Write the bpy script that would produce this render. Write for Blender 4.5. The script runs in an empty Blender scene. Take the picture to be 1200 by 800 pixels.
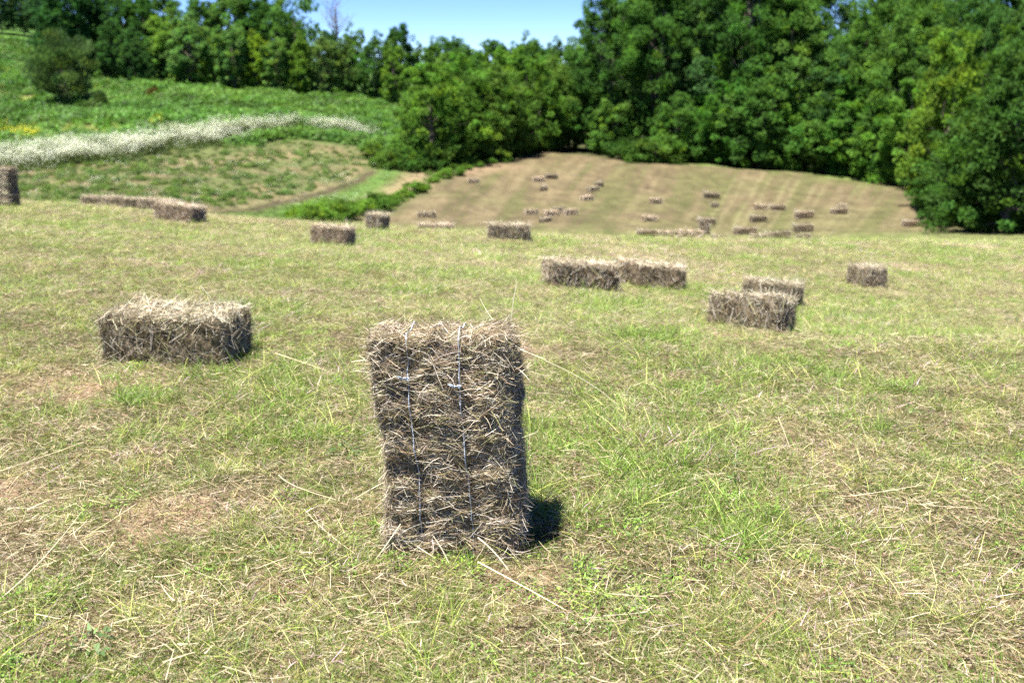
import bpy, math
import numpy as np

RNG = np.random.default_rng(11)
SC = bpy.context.scene
COL = SC.collection
TAU = 2 * math.pi

# ------------------------------------------------------------------ camera
F = 1200 * 35.0 / 36.0          # focal length in photograph pixels
CAM_H = 1.555
TH = math.atan(300.0 / F)       # look-down angle
ST, CT = math.sin(TH), math.cos(TH)
cam_d = bpy.data.cameras.new("camera")
cam = bpy.data.objects.new("camera", cam_d)
COL.objects.link(cam)
cam.location = (0, 0, CAM_H)
cam.rotation_euler = (math.pi / 2 - TH, 0, 0)
cam_d.lens, cam_d.sensor_width = 35, 36
cam_d.clip_start, cam_d.clip_end = 0.05, 3000
cam_d.dof.use_dof = True
cam_d.dof.focus_distance = 3.42
cam_d.dof.aperture_fstop = 2.8
cam_d.dof.aperture_blades = 9
SC.camera = cam

# ------------------------------------------------------------------ noise
def _hash(ix, iy, seed):
    h = (ix * 374761393 + iy * 668265263 + seed * 974711) & 0xFFFFFFFF
    h = ((h ^ (h >> 13)) * 1274126177) & 0xFFFFFFFF
    return ((h ^ (h >> 16)) & 0xFFFFFF) / float(0xFFFFFF)

def noise(x, y, seed=0):
    x = np.asarray(x, float); y = np.asarray(y, float)
    ix = np.floor(x).astype(np.int64); iy = np.floor(y).astype(np.int64)
    fx, fy = x - ix, y - iy
    fx = fx * fx * (3 - 2 * fx); fy = fy * fy * (3 - 2 * fy)
    a = _hash(ix, iy, seed); b = _hash(ix + 1, iy, seed)
    c = _hash(ix, iy + 1, seed); d = _hash(ix + 1, iy + 1, seed)
    return (a * (1 - fx) + b * fx) * (1 - fy) + (c * (1 - fx) + d * fx) * fy

def fbm(x, y, seed=0, oct=4):
    s, a, t = 0.0, 1.0, 0.0
    for k in range(oct):
        s = s + a * noise(x * 2 ** k + 17.3 * k, y * 2 ** k - 9.1 * k, seed + k)
        t += a; a *= 0.5
    return s / t

def sstep(a, b, x):
    t = np.clip((np.asarray(x, float) - a) / (b - a), 0, 1)
    return t * t * (3 - 2 * t)

# ------------------------------------------------------------------ terrain heights
def z_of(py, Y):
    v = (py - 400.0) / F
    return CAM_H + Y * (-ST - v * CT) / (CT - v * ST)

PROF = {   # photo column : (depth m, image row) beyond the near field; near field given as (depth, z)
    0:    dict(n=[(9, -.10), (12, -.25), (16, -.52)], f=[(20, 238), (34, 250), (45, 242), (55, 222), (65, 201), (75, 180), (90, 155), (105, 130), (125, 92), (145, 50), (160, 33), (200, 18), (420, 8)]),
    150:  dict(n=[(9, -.15), (12, -.35), (16, -.70)], f=[(20, 247), (34, 259), (45, 248), (55, 223), (65, 200), (75, 181), (90, 150), (105, 125), (125, 95), (140, 74), (170, 50), (420, 40)]),
    300:  dict(n=[(9, -.22), (12, -.45), (16, -.88)], f=[(21, 260), (34, 272), (45, 259), (55, 240), (65, 216), (75, 190), (85, 166), (100, 140), (122, 110), (160, 85), (420, 65)]),
    450:  dict(n=[(9, -.30), (12, -.55), (16, -1.02)], f=[(21, 269), (34, 284), (46, 276), (58, 250), (68, 225), (78, 203), (90, 175), (105, 150), (124, 117), (160, 98), (420, 80)]),
    600:  dict(n=[(9, -.35), (12, -.70), (16, -1.10)], f=[(21, 276), (34, 289), (46, 279), (57, 256), (68, 229), (78, 207), (90, 183), (100, 172), (130, 150), (160, 125), (420, 90)]),
    750:  dict(n=[(9, -.46), (12, -.86), (16, -1.25)], f=[(22, 281), (34, 291), (46, 282), (56, 260), (66, 236), (76, 212), (86, 190), (95, 182), (130, 165), (200, 140), (420, 95)]),
    900:  dict(n=[(7, -.22), (9, -.64), (12, -1.05), (16, -1.42)], f=[(22, 286), (34, 293), (46, 285), (56, 264), (66, 241), (76, 218), (85, 199), (95, 193), (130, 180), (200, 150), (420, 98)]),
    1050: dict(n=[(7, -.25), (9, -.70), (12, -1.12), (16, -1.50)], f=[(24, 283), (38, 284), (47, 273), (57, 257), (66, 238), (76, 222), (85, 211), (95, 205), (130, 190), (200, 155), (420, 100)]),
    1200: dict(n=[(7, -.25), (9, -.72), (12, -1.15), (16, -1.58)], f=[(26, 286), (36, 283), (45, 275), (58, 258), (70, 243), (85, 230), (95, 222), (130, 200), (200, 160), (420, 100)]),
}

def pchip(xk, yk, x):
    xk, yk = np.array(xk, float), np.array(yk, float)
    h = np.diff(xk); d = np.diff(yk) / h
    m = np.zeros_like(yk)
    for i in range(1, len(xk) - 1):
        if d[i - 1] * d[i] > 0:
            w1, w2 = 2 * h[i] + h[i - 1], h[i] + 2 * h[i - 1]
            m[i] = (w1 + w2) / (w1 / d[i - 1] + w2 / d[i])
    m[0], m[-1] = d[0], d[-1]
    i = np.clip(np.searchsorted(xk, x) - 1, 0, len(xk) - 2)
    t = np.clip((x - xk[i]) / h[i], 0, 1)
    t2, t3 = t * t, t * t * t
    return (2*t3-3*t2+1)*yk[i] + (t3-2*t2+t)*h[i]*m[i] + (-2*t3+3*t2)*yk[i+1] + (t3-t2)*h[i]*m[i+1]

LD = np.linspace(math.log(1.0), math.log(420.0), 700)
cols = sorted(PROF)
tab = []
for c in cols:
    p = PROF[c]
    xs = [0, 3.3, 5.7] + [a for a, _ in p['n']] + [a for a, _ in p['f']]
    zs = [0, 0, -0.02] + [b for _, b in p['n']] + [z_of(py, Y) for Y, py in p['f']]
    tab.append(pchip(xs, zs, np.exp(LD)))
tab = np.array(tab)
AZC = np.arange(-600, 1801, 12.5)
TAB = np.array([[np.interp(a, cols, tab[:, j]) for j in range(len(LD))] for a in AZC])
ker = np.exp(-0.5 * (np.arange(-10, 11) / 3.6) ** 2); ker /= ker.sum()
pad = np.pad(TAB, ((10, 10), (0, 0)), mode='edge')
TAB = sum(ker[k] * pad[k:k + len(AZC)] for k in range(21))

def px_depth(X, Y):
    az = np.arctan2(X, Y)
    d = np.where(np.abs(az) < 0.8, Y, np.hypot(X, Y) * math.cos(0.8))
    return 600 + F * np.tan(np.clip(az, -0.8, 0.8)), np.maximum(d, 0.01)

def zf(X, Y, micro=True):
    X = np.asarray(X, float); Y = np.asarray(Y, float)
    pc, d = px_depth(X, Y)
    fi = np.clip((pc - AZC[0]) / 12.5, 0, len(AZC) - 1.001)
    fj = np.clip((np.log(np.maximum(d, 1.0)) - LD[0]) / (LD[1] - LD[0]), 0, len(LD) - 1.001)
    i, j = fi.astype(int), fj.astype(int); a, b = fi - i, fj - j
    z = (TAB[i, j]*(1-a) + TAB[i+1, j]*a)*(1-b) + (TAB[i, j+1]*(1-a) + TAB[i+1, j+1]*a)*b
    if micro:
        r = np.hypot(X, Y)
        z = z + (fbm(X * 1.3, Y * 1.3, 5, 3) - .5) * 0.05 * sstep(0.2, 2, r)
        z = z + (fbm(X * 5, Y * 5, 9, 3) - .5) * 0.06 * (1 - sstep(14, 24, r))
        z = z + (fbm(X * 0.25, Y * 0.25, 3, 3) - .5) * 0.5 * sstep(30, 60, r)
    return z

def ray(px, py):
    u, v = (px - 600.0) / F, (py - 400.0) / F
    d = np.array([u, CT - v * ST, -ST - v * CT])
    return d / d[1]

def hit(px, py, near=2.0, far=300.0):
    """first meeting of a sight line with the ground -> X, Y, Z"""
    d = ray(px, py)
    t = np.exp(np.linspace(math.log(near), math.log(far), 4000))
    g = CAM_H + d[2] * t - zf(d[0] * t, t, False)
    k = np.where(g < 0)[0]
    if len(k) == 0:
        k = [int(np.argmin(g))]
    t = t[k[0]]
    return d[0] * t, t, float(zf(d[0] * t, t))

def at(px, Y):
    X = (px - 600.0) / F * Y
    return X, Y, float(zf(X, Y))

# ------------------------------------------------------------------ tags and helpers
def tag(o, label=None, cat=None, group=None, kind=None):
    if label: o['label'] = label
    if cat: o['category'] = cat
    if group: o['group'] = group
    if kind: o['kind'] = kind
    return o

def empty(name, loc=(0, 0, 0), rot=(0, 0, 0)):
    o = bpy.data.objects.new(name, None)
    COL.objects.link(o)
    o.location = loc; o.rotation_euler = rot
    o.empty_display_size = 0.3
    return o

def new_mesh(name, V, faces, mat=None, cols=None, smooth=False):
    """faces: list of int arrays, each (n, k)"""
    me = bpy.data.meshes.new(name)
    V = np.asarray(V, np.float32)
    me.vertices.add(len(V)); me.vertices.foreach_set('co', V.ravel())
    idx = np.concatenate([f.ravel() for f in faces]).astype(np.int32)
    tot = np.concatenate([np.full(len(f), f.shape[1], np.int32) for f in faces])
    start = np.concatenate([[0], np.cumsum(tot)[:-1]]).astype(np.int32)
    me.loops.add(len(idx)); me.loops.foreach_set('vertex_index', idx)
    me.polygons.add(len(tot)); me.polygons.foreach_set('loop_start', start)
    if smooth:
        me.polygons.foreach_set('use_smooth', np.ones(len(tot), bool))
    me.update(calc_edges=True)
    if cols is not None:
        ca = me.color_attributes.new('Col', 'FLOAT_COLOR', 'POINT')
        c = np.ones((len(V), 4), np.float32); c[:, :3] = cols
        ca.data.foreach_set('color', c.ravel())
    if mat: me.materials.append(mat)
    return me

def link(name, me, parent=None, loc=None):
    o = bpy.data.objects.new(name, me)
    COL.objects.link(o)
    if parent is not None: o.parent = parent
    if loc is not None: o.location = loc
    return o

def unit(a):
    return a / np.maximum(np.linalg.norm(a, axis=-1, keepdims=True), 1e-9)

def ribbons(P, D, L, W, B, col, seg=3, side=None, rng=RNG, tip=0.15, wob=0.0):
    """curved flat strands: P base, D direction, L length, W width, B bend vector (tip offset / length)"""
    n = len(P)
    D = unit(D)
    if side is None:
        side = np.cross(D, rng.normal(size=(n, 3)))
    side = unit(side)
    s = np.linspace(0, 1, seg + 1)
    C = P[:, None] + D[:, None] * (L[:, None, None] * s[None, :, None]) + B[:, None] * (L[:, None, None] * (s ** 2)[None, :, None])
    if wob:
        ph = rng.uniform(0, TAU, n)
        C = C + np.cross(D, side)[:, None] * (np.sin(s[None] * 5 + ph[:, None]) * wob * L[:, None])[:, :, None]
    w = (1 - (1 - tip) * s ** 1.6) * 0.5
    off = side[:, None] * (W[:, None, None] * w[None, :, None])
    V = np.stack([C - off, C + off], 2).reshape(n, -1, 3)
    m = (seg + 1) * 2
    base = np.array([[2*k, 2*k+1, 2*k+3, 2*k+2] for k in range(seg)])
    Fc = (base[None] + (np.arange(n) * m)[:, None, None]).reshape(-1, 4)
    K = np.repeat(col, m, 0)
    return V.reshape(-1, 3), Fc, K

def tube(points, radii, sides=7):
    P = np.array(points, float); n = len(P)
    T = unit(np.gradient(P, axis=0))
    ref = np.array([0.31, 0.77, 0.55]) if abs(T[0, 2]) > .8 else np.array([0, 0, 1.0])
    A = unit(np.cross(T, ref)); Bn = np.cross(T, A)
    ang = np.arange(sides) * TAU / sides
    R = np.array(radii, float)[:, None, None]
    V = P[:, None] + R * (A[:, None] * np.cos(ang)[None, :, None] + Bn[:, None] * np.sin(ang)[None, :, None])
    f = []
    for i in range(n - 1):
        for k in range(sides):
            f.append([i*sides+k, i*sides+(k+1) % sides, (i+1)*sides+(k+1) % sides, (i+1)*sides+k])
    return V.reshape(-1, 3), np.array(f)

def merge(parts):
    V, Fs, K, o = [], {}, [], 0
    for p in parts:
        V.append(p[0]); f = p[1] + o
        Fs.setdefault(f.shape[1], []).append(f)
        if len(p) > 2: K.append(p[2])
        o += len(p[0])
    return np.concatenate(V), [np.concatenate(x) for x in Fs.values()], (np.concatenate(K) if K else None)

# ------------------------------------------------------------------ materials
def mat_new(name):
    m = bpy.data.materials.new(name); m.use_nodes = True
    nt = m.node_tree; nt.nodes.clear()
    out = nt.nodes.new('ShaderNodeOutputMaterial')
    return m, nt, out

def N(nt, kind, **kw):
    n = nt.nodes.new(kind)
    for k, v in kw.items(): setattr(n, k, v)
    return n

def mixrgb(nt, mode, fac, a, b):
    n = N(nt, 'ShaderNodeMix', data_type='RGBA', blend_type=mode)
    for s, v in ((0, fac), (6, a), (7, b)):
        if hasattr(v, 'is_output'): nt.links.new(v, n.inputs[s])
        else: n.inputs[s].default_value = v if s == 0 else (*v, 1)
    return n.outputs[2]

def mth(nt, op, a, b=None, c=None, clamp=False):
    n = N(nt, 'ShaderNodeMath', operation=op, use_clamp=clamp)
    for k, v in enumerate((a, b, c)):
        if v is None: continue
        if hasattr(v, 'is_output'): nt.links.new(v, n.inputs[k])
        else: n.inputs[k].default_value = v
    return n.outputs[0]

def blade_mat(name, transl=0.3, dry=None, rough=0.55, spec=0.25, obj_var=0.0):
    m, nt, out = mat_new(name)
    a = N(nt, 'ShaderNodeAttribute', attribute_type='GEOMETRY', attribute_name='Col')
    col = a.outputs['Color']
    if dry is not None:
        d = N(nt, 'ShaderNodeAttribute', attribute_type='INSTANCER', attribute_name='dry')
        col = mixrgb(nt, 'MIX', d.outputs['Fac'], col, mixrgb(nt, 'MULTIPLY', 1.0, col, dry))
        v = N(nt, 'ShaderNodeAttribute', attribute_type='INSTANCER', attribute_name='val')
        h = N(nt, 'ShaderNodeHueSaturation')
        nt.links.new(col, h.inputs['Color']); nt.links.new(v.outputs['Fac'], h.inputs['Value'])
        col = h.outputs['Color']
    if obj_var:
        oi = N(nt, 'ShaderNodeObjectInfo')
        h = N(nt, 'ShaderNodeHueSaturation')
        nt.links.new(mixrgb(nt, 'MULTIPLY', 1.0, col, oi.outputs['Color']), h.inputs['Color'])
        nt.links.new(mth(nt, 'MULTIPLY_ADD', oi.outputs['Random'], obj_var, 1 - obj_var * .5), h.inputs['Value'])
        nt.links.new(mth(nt, 'MULTIPLY_ADD', oi.outputs['Random'], -0.02, 0.51), h.inputs['Hue'])
        col = h.outputs['Color']
    p = N(nt, 'ShaderNodeBsdfPrincipled')
    nt.links.new(col, p.inputs['Base Color'])
    p.inputs['Roughness'].default_value = rough
    p.inputs['Specular IOR Level'].default_value = spec
    t = N(nt, 'ShaderNodeBsdfTranslucent')
    nt.links.new(mixrgb(nt, 'MULTIPLY', 1.0, col, (1.15, 1.15, 0.7)), t.inputs['Color'])
    x = N(nt, 'ShaderNodeMixShader'); x.inputs[0].default_value = transl
    nt.links.new(p.outputs[0], x.inputs[1]); nt.links.new(t.outputs[0], x.inputs[2])
    nt.links.new(x.outputs[0], out.inputs[0])
    return m

M_GRASS = blade_mat('grass_blade', 0.35, dry=(1.75, 1.28, 2.6))
M_STRAW = blade_mat('dry_straw', 0.18, dry=(0.85, 0.84, 0.78))
M_HERB = blade_mat('green_herb', 0.3, dry=(2.1, 1.5, 1.3))
M_HAY = blade_mat('bale_hay', 0.12, rough=0.6, spec=0.2, obj_var=0.3)
M_LEAF = blade_mat('tree_leaf', 0.48, rough=0.75, spec=0.06, obj_var=0.35)

def simple(name, c, rough=0.8, var=0.3, scale=6.0, stretch=(1, 1, 1), bump=0.4):
    m, nt, out = mat_new(name)
    tc = N(nt, 'ShaderNodeTexCoord'); mp = N(nt, 'ShaderNodeMapping'); mp.inputs['Scale'].default_value = stretch
    nt.links.new(tc.outputs['Object'], mp.inputs['Vector'])
    nz = N(nt, 'ShaderNodeTexNoise'); nz.inputs['Scale'].default_value = scale; nz.inputs['Detail'].default_value = 6
    nt.links.new(mp.outputs[0], nz.inputs['Vector'])
    col = mixrgb(nt, 'MIX', nz.outputs['Fac'], tuple(x * (1 - var) for x in c), tuple(x * (1 + var) for x in c))
    p = N(nt, 'ShaderNodeBsdfPrincipled'); p.inputs['Roughness'].default_value = rough
    p.inputs['Specular IOR Level'].default_value = 0.25
    nt.links.new(col, p.inputs['Base Color'])
    b = N(nt, 'ShaderNodeBump'); b.inputs['Strength'].default_value = bump; b.inputs['Distance'].default_value = 0.02
    nt.links.new(nz.outputs['Fac'], b.inputs['Height']); nt.links.new(b.outputs[0], p.inputs['Normal'])
    nt.links.new(p.outputs[0], out.inputs[0])
    return m

M_BARK = simple('tree_bark', (0.16, 0.13, 0.105), 0.9, 0.45, 3.0, (3, 3, 0.6))
M_TWINE = simple('pale_blue_twine', (0.36, 0.41, 0.48), 0.6, 0.15, 60)

# ground: albedo regions are given per vertex, fine variation is noise
def ground_mat():
    m, nt, out = mat_new('field_ground')
    a = N(nt, 'ShaderNodeAttribute', attribute_type='GEOMETRY', attribute_name='Col')
    geo = N(nt, 'ShaderNodeNewGeometry')
    def nz(scale, det=5, rough=.6):
        n = N(nt, 'ShaderNodeTexNoise'); n.inputs['Scale'].default_value = scale
        n.inputs['Detail'].default_value = det; n.inputs['Roughness'].default_value = rough
        nt.links.new(geo.outputs['Position'], n.inputs['Vector']); return n.outputs['Fac']
    n1, n2, n3 = nz(60, 6, .7), nz(5, 5), nz(0.8, 4)
    k = mth(nt, 'ADD', mth(nt, 'MULTIPLY', n1, 1.1), mth(nt, 'ADD', mth(nt, 'MULTIPLY', n2, .7), mth(nt, 'MULTIPLY', n3, .5)))
    k = mth(nt, 'SUBTRACT', k, 0.17)
    cmb = N(nt, 'ShaderNodeCombineColor')
    for i in range(3): nt.links.new(k, cmb.inputs[i])
    col = mixrgb(nt, 'MULTIPLY', 1.0, a.outputs['Color'], cmb.outputs[0])
    p = N(nt, 'ShaderNodeBsdfPrincipled'); p.inputs['Roughness'].default_value = 0.95
    p.inputs['Specular IOR Level'].default_value = 0.1
    nt.links.new(col, p.inputs['Base Color'])
    b = N(nt, 'ShaderNodeBump'); b.inputs['Strength'].default_value = 0.7; b.inputs['Distance'].default_value = 0.03
    nt.links.new(n1, b.inputs['Height']); nt.links.new(b.outputs[0], p.inputs['Normal'])
    nt.links.new(p.outputs[0], out.inputs[0])
    return m
M_GROUND = ground_mat()

# ------------------------------------------------------------------ regions of the place (world X, Y)
def poly_line(pts):
    """photo (column, depth) list -> world polyline"""
    return np.array([((p - 600.0) / F * Y, Y) for p, Y in pts])

def dist_line(X, Y, line):
    best = np.full(X.shape, 1e9)
    for (x0, y0), (x1, y1) in zip(line[:-1], line[1:]):
        dx, dy = x1 - x0, y1 - y0
        t = np.clip(((X - x0) * dx + (Y - y0) * dy) / (dx * dx + dy * dy), 0, 1)
        best = np.minimum(best, np.hypot(X - x0 - t * dx, Y - y0 - t * dy))
    return best

GULLY = poly_line([(330, 43), (400, 50), (450, 57), (490, 67), (520, 77), (560, 84), (600, 89), (640, 99)])
def gully_x(Y):
    return np.interp(Y, GULLY[:, 1], GULLY[:, 0])

def row_line(pts):
    return np.array([hit(px, py, 26)[:2] for px, py in pts])
FLOWER = row_line([(-60, 195), (60, 187), (130, 180), (200, 171), (260, 162), (300, 156), (345, 152)])
FLOWER2 = row_line([(368, 152), (400, 156), (436, 161)])
TRACK1 = row_line([(225, 252), (270, 248), (310, 243), (345, 236), (385, 225), (420, 212), (438, 202)])
TRACK3 = row_line([(405, 243), (440, 232), (468, 217), (484, 204), (478, 196)])
TRACK2 = row_line([(265, 256), (310, 252), (345, 247), (400, 233), (440, 217), (458, 204), (452, 196)])
BARE = row_line([(240, 196), (300, 184), (360, 178)])
BARE2 = row_line([(470, 223), (500, 205)])
BARE3 = row_line([(540, 205), (570, 198), (600, 196)])

# upper edge of the mown slope (photo column -> depth)
def mown_top(pc):
    return np.interp(pc, [480, 520, 560, 600, 640, 680, 720, 760, 800, 860, 950, 1050, 1100, 1150, 1250, 1500],
                         [68, 78, 85, 90, 97, 94, 89, 86, 88, 88, 85.5, 83, 72, 56, 48, 44])

def regions(X, Y):
    pc, d = px_depth(X, Y)
    near = 1 - sstep(24, 34, d)
    wob = (fbm(X * .15, Y * .15, 41) - .5) * 5
    right = sstep(-1.0, 1.0, X - gully_x(Y) + wob * .25)
    far = (1 - near) * right * (1 - sstep(-1.0, 2.0, d - mown_top(pc) + wob * .3))
    forest = (1 - near) * right * sstep(-1.0, 2.0, d - mown_top(pc) + wob * .3)
    left = (1 - near) * (1 - right)
    dfl = np.interp(pc, [-200, 0, 150, 300, 345, 470], [73, 73, 78, 87, 92, 92])
    green = left * sstep(-4, 0, d - dfl)
    return pc, d, near, far, forest, left, green

def mixc(c, col, w):
    w = np.asarray(w)[..., None]
    return c * (1 - w) + np.array(col) * w

def straw_amount(X, Y):
    """0 green turf .. 1 bleached mown patch, for the near field"""
    a = fbm(X * 1.1, Y * 1.5, 21, 4)
    b = fbm(X * 5, Y * 5, 22, 3)
    pc, d = px_depth(X, Y)
    base = .16 + .06 * sstep(9, 18, d) - .06 * sstep(20, 34, d)
    left = -.10 * sstep(0, 3, d) * (1 - sstep(6, 9, d)) * 0
    return np.clip(base + (a - .5) * 1.5 + (b - .5) * 1.2 + (fbm(X * .22 + Y * .12, Y * 1.1 - X * .1, 23, 3) - .5) * .9 + left, 0, 1)

OLIVE = [poly_line([(-250, 92), (-100, 91), (60, 89), (150, 87)]), poly_line([(-150, 118), (0, 114), (45, 112)]), poly_line([(112, 119), (150, 118), (185, 116)])]
def olive_zone(X, Y):
    n = (fbm(X * .2, Y * .2, 55) - .5) * 4
    o = np.maximum(1 - sstep(4.5, 6.5, dist_line(X, Y, OLIVE[0]) + n), 1 - sstep(4, 7, dist_line(X, Y, OLIVE[1]) + n))
    return np.maximum(o, 1 - sstep(2, 4.5, dist_line(X, Y, OLIVE[2]) + n))

def ground_color(X, Y):
    pc, d, near, far, forest, left, green = regions(X, Y)
    st = straw_amount(X, Y)
    c = mixc(np.zeros(X.shape + (3,)) + np.array([.070, .062, .030]), (.20, .150, .092), sstep(.3, .9, st))
    for bx, by, br in ((-1.2, 3.42, .16), (.02, 2.93, .13), (.93, 3.70, .12), (-2.35, 5.1, .3), (-.2, 5.9, .3), (1.6, 7.0, .35), (-2.1, 3.6, .2), (2.3, 3.9, .15)):
        c = mixc(c, (.33, .225, .155), np.exp(-(((X - bx) ** 2 + (Y - by) ** 2) / br ** 2)) * .9)
    # mown far slope: pinkish brown swaths with greener lines
    q = pc - (1.9 - .9 * sstep(650, 900, pc)) * (np.clip(Y, 30, 100) - 60) + 16 * sstep(60, 45, Y) * sstep(780, 900, pc)
    stripe = noise(q / 17, Y * .05, 51) * .42 + noise(q / 6, Y * .08, 52) * .36 + fbm(X * 2.0, Y * .9, 57, 3) * .22
    pat = fbm(X * .12, Y * .12, 53)
    cf = mixc(np.zeros(X.shape + (3,)) + np.array([.150, .118, .066]), (.122, .124, .050), sstep(.44, .62, stripe) * .75)
    cf = mixc(cf, (.20, .165, .09), sstep(.53, .68, 1 - stripe) * .6)
    cf = mixc(cf, (.120, .132, .046), sstep(.5, .68, pat) * .35)
    cf = mixc(cf, (.150, .105, .062), sstep(.5, .3, pat) * sstep(70, 84, d) * .3)
    cf = mixc(cf, (.17, .19, .07), 1 - sstep(44, 56, d))
    cf = mixc(cf, (.13, .20, .045), sstep(3.2, .8, mown_top(pc) - d + (noise(X * .6, Y * .6, 63) - .5) * 3) * sstep(760, 820, pc) * .8)
    # curved wheel tracks on the right part
    trk = np.zeros(X.shape)
    for q0 in (838, 850, 868, 880, 902, 914, 936, 948, 985, 996, 1020):
        trk = np.maximum(trk, np.exp(-((q + 5 * (noise(Y * .1, X * .02, 61) - .5) - q0) / 2.2) ** 2))
    trk = trk * sstep(86, 76, Y) * (.4 + .6 * noise(Y * .15, X * .1, 64))
    cf = mixc(cf, (.26, .24, .12), trk * .5)
    cl = mixc(np.zeros(X.shape + (3,)) + np.array([.130, .108, .054]), (.075, .095, .032), sstep(.28, .54, fbm(X * .45, Y * .45, 54)) * .9)
    cl = mixc(cl, (.065, .125, .024), np.exp(-(dist_line(X, Y, TRACK2[:, :2]) / 1.5) ** 2) * 0.95)
    cl = mixc(cl, (.055, .042, .025), np.exp(-(dist_line(X, Y, TRACK1[:, :2]) / .4) ** 2))
    d3 = dist_line(X, Y, TRACK3[:, :2])
    cl = mixc(cl, (.20, .15, .09), np.exp(-(d3 / .8) ** 2) * .5)
    d4 = np.abs(dist_line(X, Y, TRACK2[:, :2]) - 2.4)
    cl = mixc(cl, (.20, .15, .09), np.exp(-(d4 / .3) ** 2) * .6)
    for b in (BARE, BARE2, BARE3):
        w = np.exp(-(dist_line(X, Y, b) / 1.3) ** 2)
        cl = mixc(cl, (.24, .17, .10), w * .45); cf = mixc(cf, (.27, .19, .12), w * .6)
    olive = olive_zone(X, Y)
    cg = mixc(np.zeros(X.shape + (3,)) + np.array([.06, .12, .022]), (.15, .17, .04), olive)
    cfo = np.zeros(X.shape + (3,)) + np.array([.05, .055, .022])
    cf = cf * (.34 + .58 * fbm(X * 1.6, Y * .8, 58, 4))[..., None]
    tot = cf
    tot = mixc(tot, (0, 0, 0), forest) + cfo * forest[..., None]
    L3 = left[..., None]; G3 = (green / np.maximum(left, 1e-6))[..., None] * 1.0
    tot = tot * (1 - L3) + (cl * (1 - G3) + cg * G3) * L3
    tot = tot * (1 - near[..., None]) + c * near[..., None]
    return tot

# ------------------------------------------------------------------ ground sheet
def build_ground():
    r = [0.0, .3]
    while r[-1] < 900:
        r.append(r[-1] * (1.014 if 1.5 < r[-1] < 110 else 1.06) + .002)
    r = np.array(r)
    a1 = np.linspace(-.62, .62, 560)
    a2 = np.linspace(.62, TAU - .62, 150)[1:-1]
    az = np.concatenate([a1, a2])
    R, A = np.meshgrid(r[1:], az, indexing='ij')
    X, Y = R * np.sin(A), R * np.cos(A)
    Z = zf(X, Y)
    V = np.stack([X, Y, Z], -1).reshape(-1, 3)
    K = ground_color(X, Y).reshape(-1, 3)
    nr, na = R.shape
    i = np.arange(nr - 1)[:, None] * na; j = np.arange(na)[None]; j2 = (j + 1) % na
    Fc = np.stack([i + j, i + j2, i + na + j2, i + na + j], -1).reshape(-1, 4)[:, ::-1]
    V = np.concatenate([V, [[0, 0, float(zf(0., 0.1))]]]); K = np.concatenate([K, K[:1]])
    ctr = len(V) - 1
    tri = np.stack([np.full(na, ctr), j2[0], j[0]], -1)
    me = new_mesh('ground', V, [Fc, tri], M_GROUND, K, smooth=True)
    o = link('ground', me)
    tag(o, 'mown hay field falling to a valley and rising again as a hillside', 'ground', kind='structure')
build_ground()

# ------------------------------------------------------------------ scattering of uncountable plants
def proto_coll(name, meshes):
    c = bpy.data.collections.new(name)
    for k, me in enumerate(meshes):
        o = bpy.data.objects.new('%s_%03d' % (name, k), me)
        c.objects.link(o)
    return c

def scatter(name, P, rot, scl, idx, dry, val, coll):
    n = len(P)
    me = bpy.data.meshes.new(name)
    me.vertices.add(n); me.vertices.foreach_set('co', np.asarray(P, np.float32).ravel())
    def att(nm, typ, data, fld):
        a = me.attributes.new(nm, typ, 'POINT'); a.data.foreach_set(fld, np.ascontiguousarray(data).ravel())
    att('rot', 'FLOAT_VECTOR', np.asarray(rot, np.float32), 'vector')
    att('scl', 'FLOAT_VECTOR', np.asarray(scl, np.float32), 'vector')
    att('idx', 'INT', np.asarray(idx, np.int32), 'value')
    att('dry', 'FLOAT', np.asarray(dry, np.float32), 'value')
    att('val', 'FLOAT', np.asarray(val, np.float32), 'value')
    o = link(name, me)
    ng = bpy.data.node_groups.new(name + '_scatter', 'GeometryNodeTree')
    ng.interface.new_socket('Geometry', in_out='INPUT', socket_type='NodeSocketGeometry')
    ng.interface.new_socket('Geometry', in_out='OUTPUT', socket_type='NodeSocketGeometry')
    gi = ng.nodes.new('NodeGroupInput'); go = ng.nodes.new('NodeGroupOutput')
    mp = ng.nodes.new('GeometryNodeMeshToPoints')
    ip = ng.nodes.new('GeometryNodeInstanceOnPoints')
    ci = ng.nodes.new('GeometryNodeCollectionInfo')
    ci.inputs['Collection'].default_value = coll
    ci.inputs['Separate Children'].default_value = True
    ci.inputs['Reset Children'].default_value = True
    def na(nm, typ):
        x = ng.nodes.new('GeometryNodeInputNamedAttribute'); x.data_type = typ
        x.inputs['Name'].default_value = nm
        return x.outputs['Attribute']
    e2r = ng.nodes.new('FunctionNodeEulerToRotation')
    L = ng.links.new
    L(gi.outputs[0], mp.inputs['Mesh']); L(mp.outputs[0], ip.inputs['Points'])
    L(ci.outputs[0], ip.inputs['Instance']); ip.inputs['Pick Instance'].default_value = True
    L(na('idx', 'INT'), ip.inputs['Instance Index'])
    L(na('rot', 'FLOAT_VECTOR'), e2r.inputs[0]); L(e2r.outputs[0], ip.inputs['Rotation'])
    L(na('scl', 'FLOAT_VECTOR'), ip.inputs['Scale'])
    L(ip.outputs[0], go.inputs[0])
    md = o.modifiers.new('scatter', 'NODES'); md.node_group = ng
    return o

def vary(rng, n, base, sd):
    return np.clip(np.array(base)[None] * (1 + rng.normal(0, sd, (n, 1))) * (1 + rng.normal(0, sd * .2, (n, 3))), .004, .9)

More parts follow.
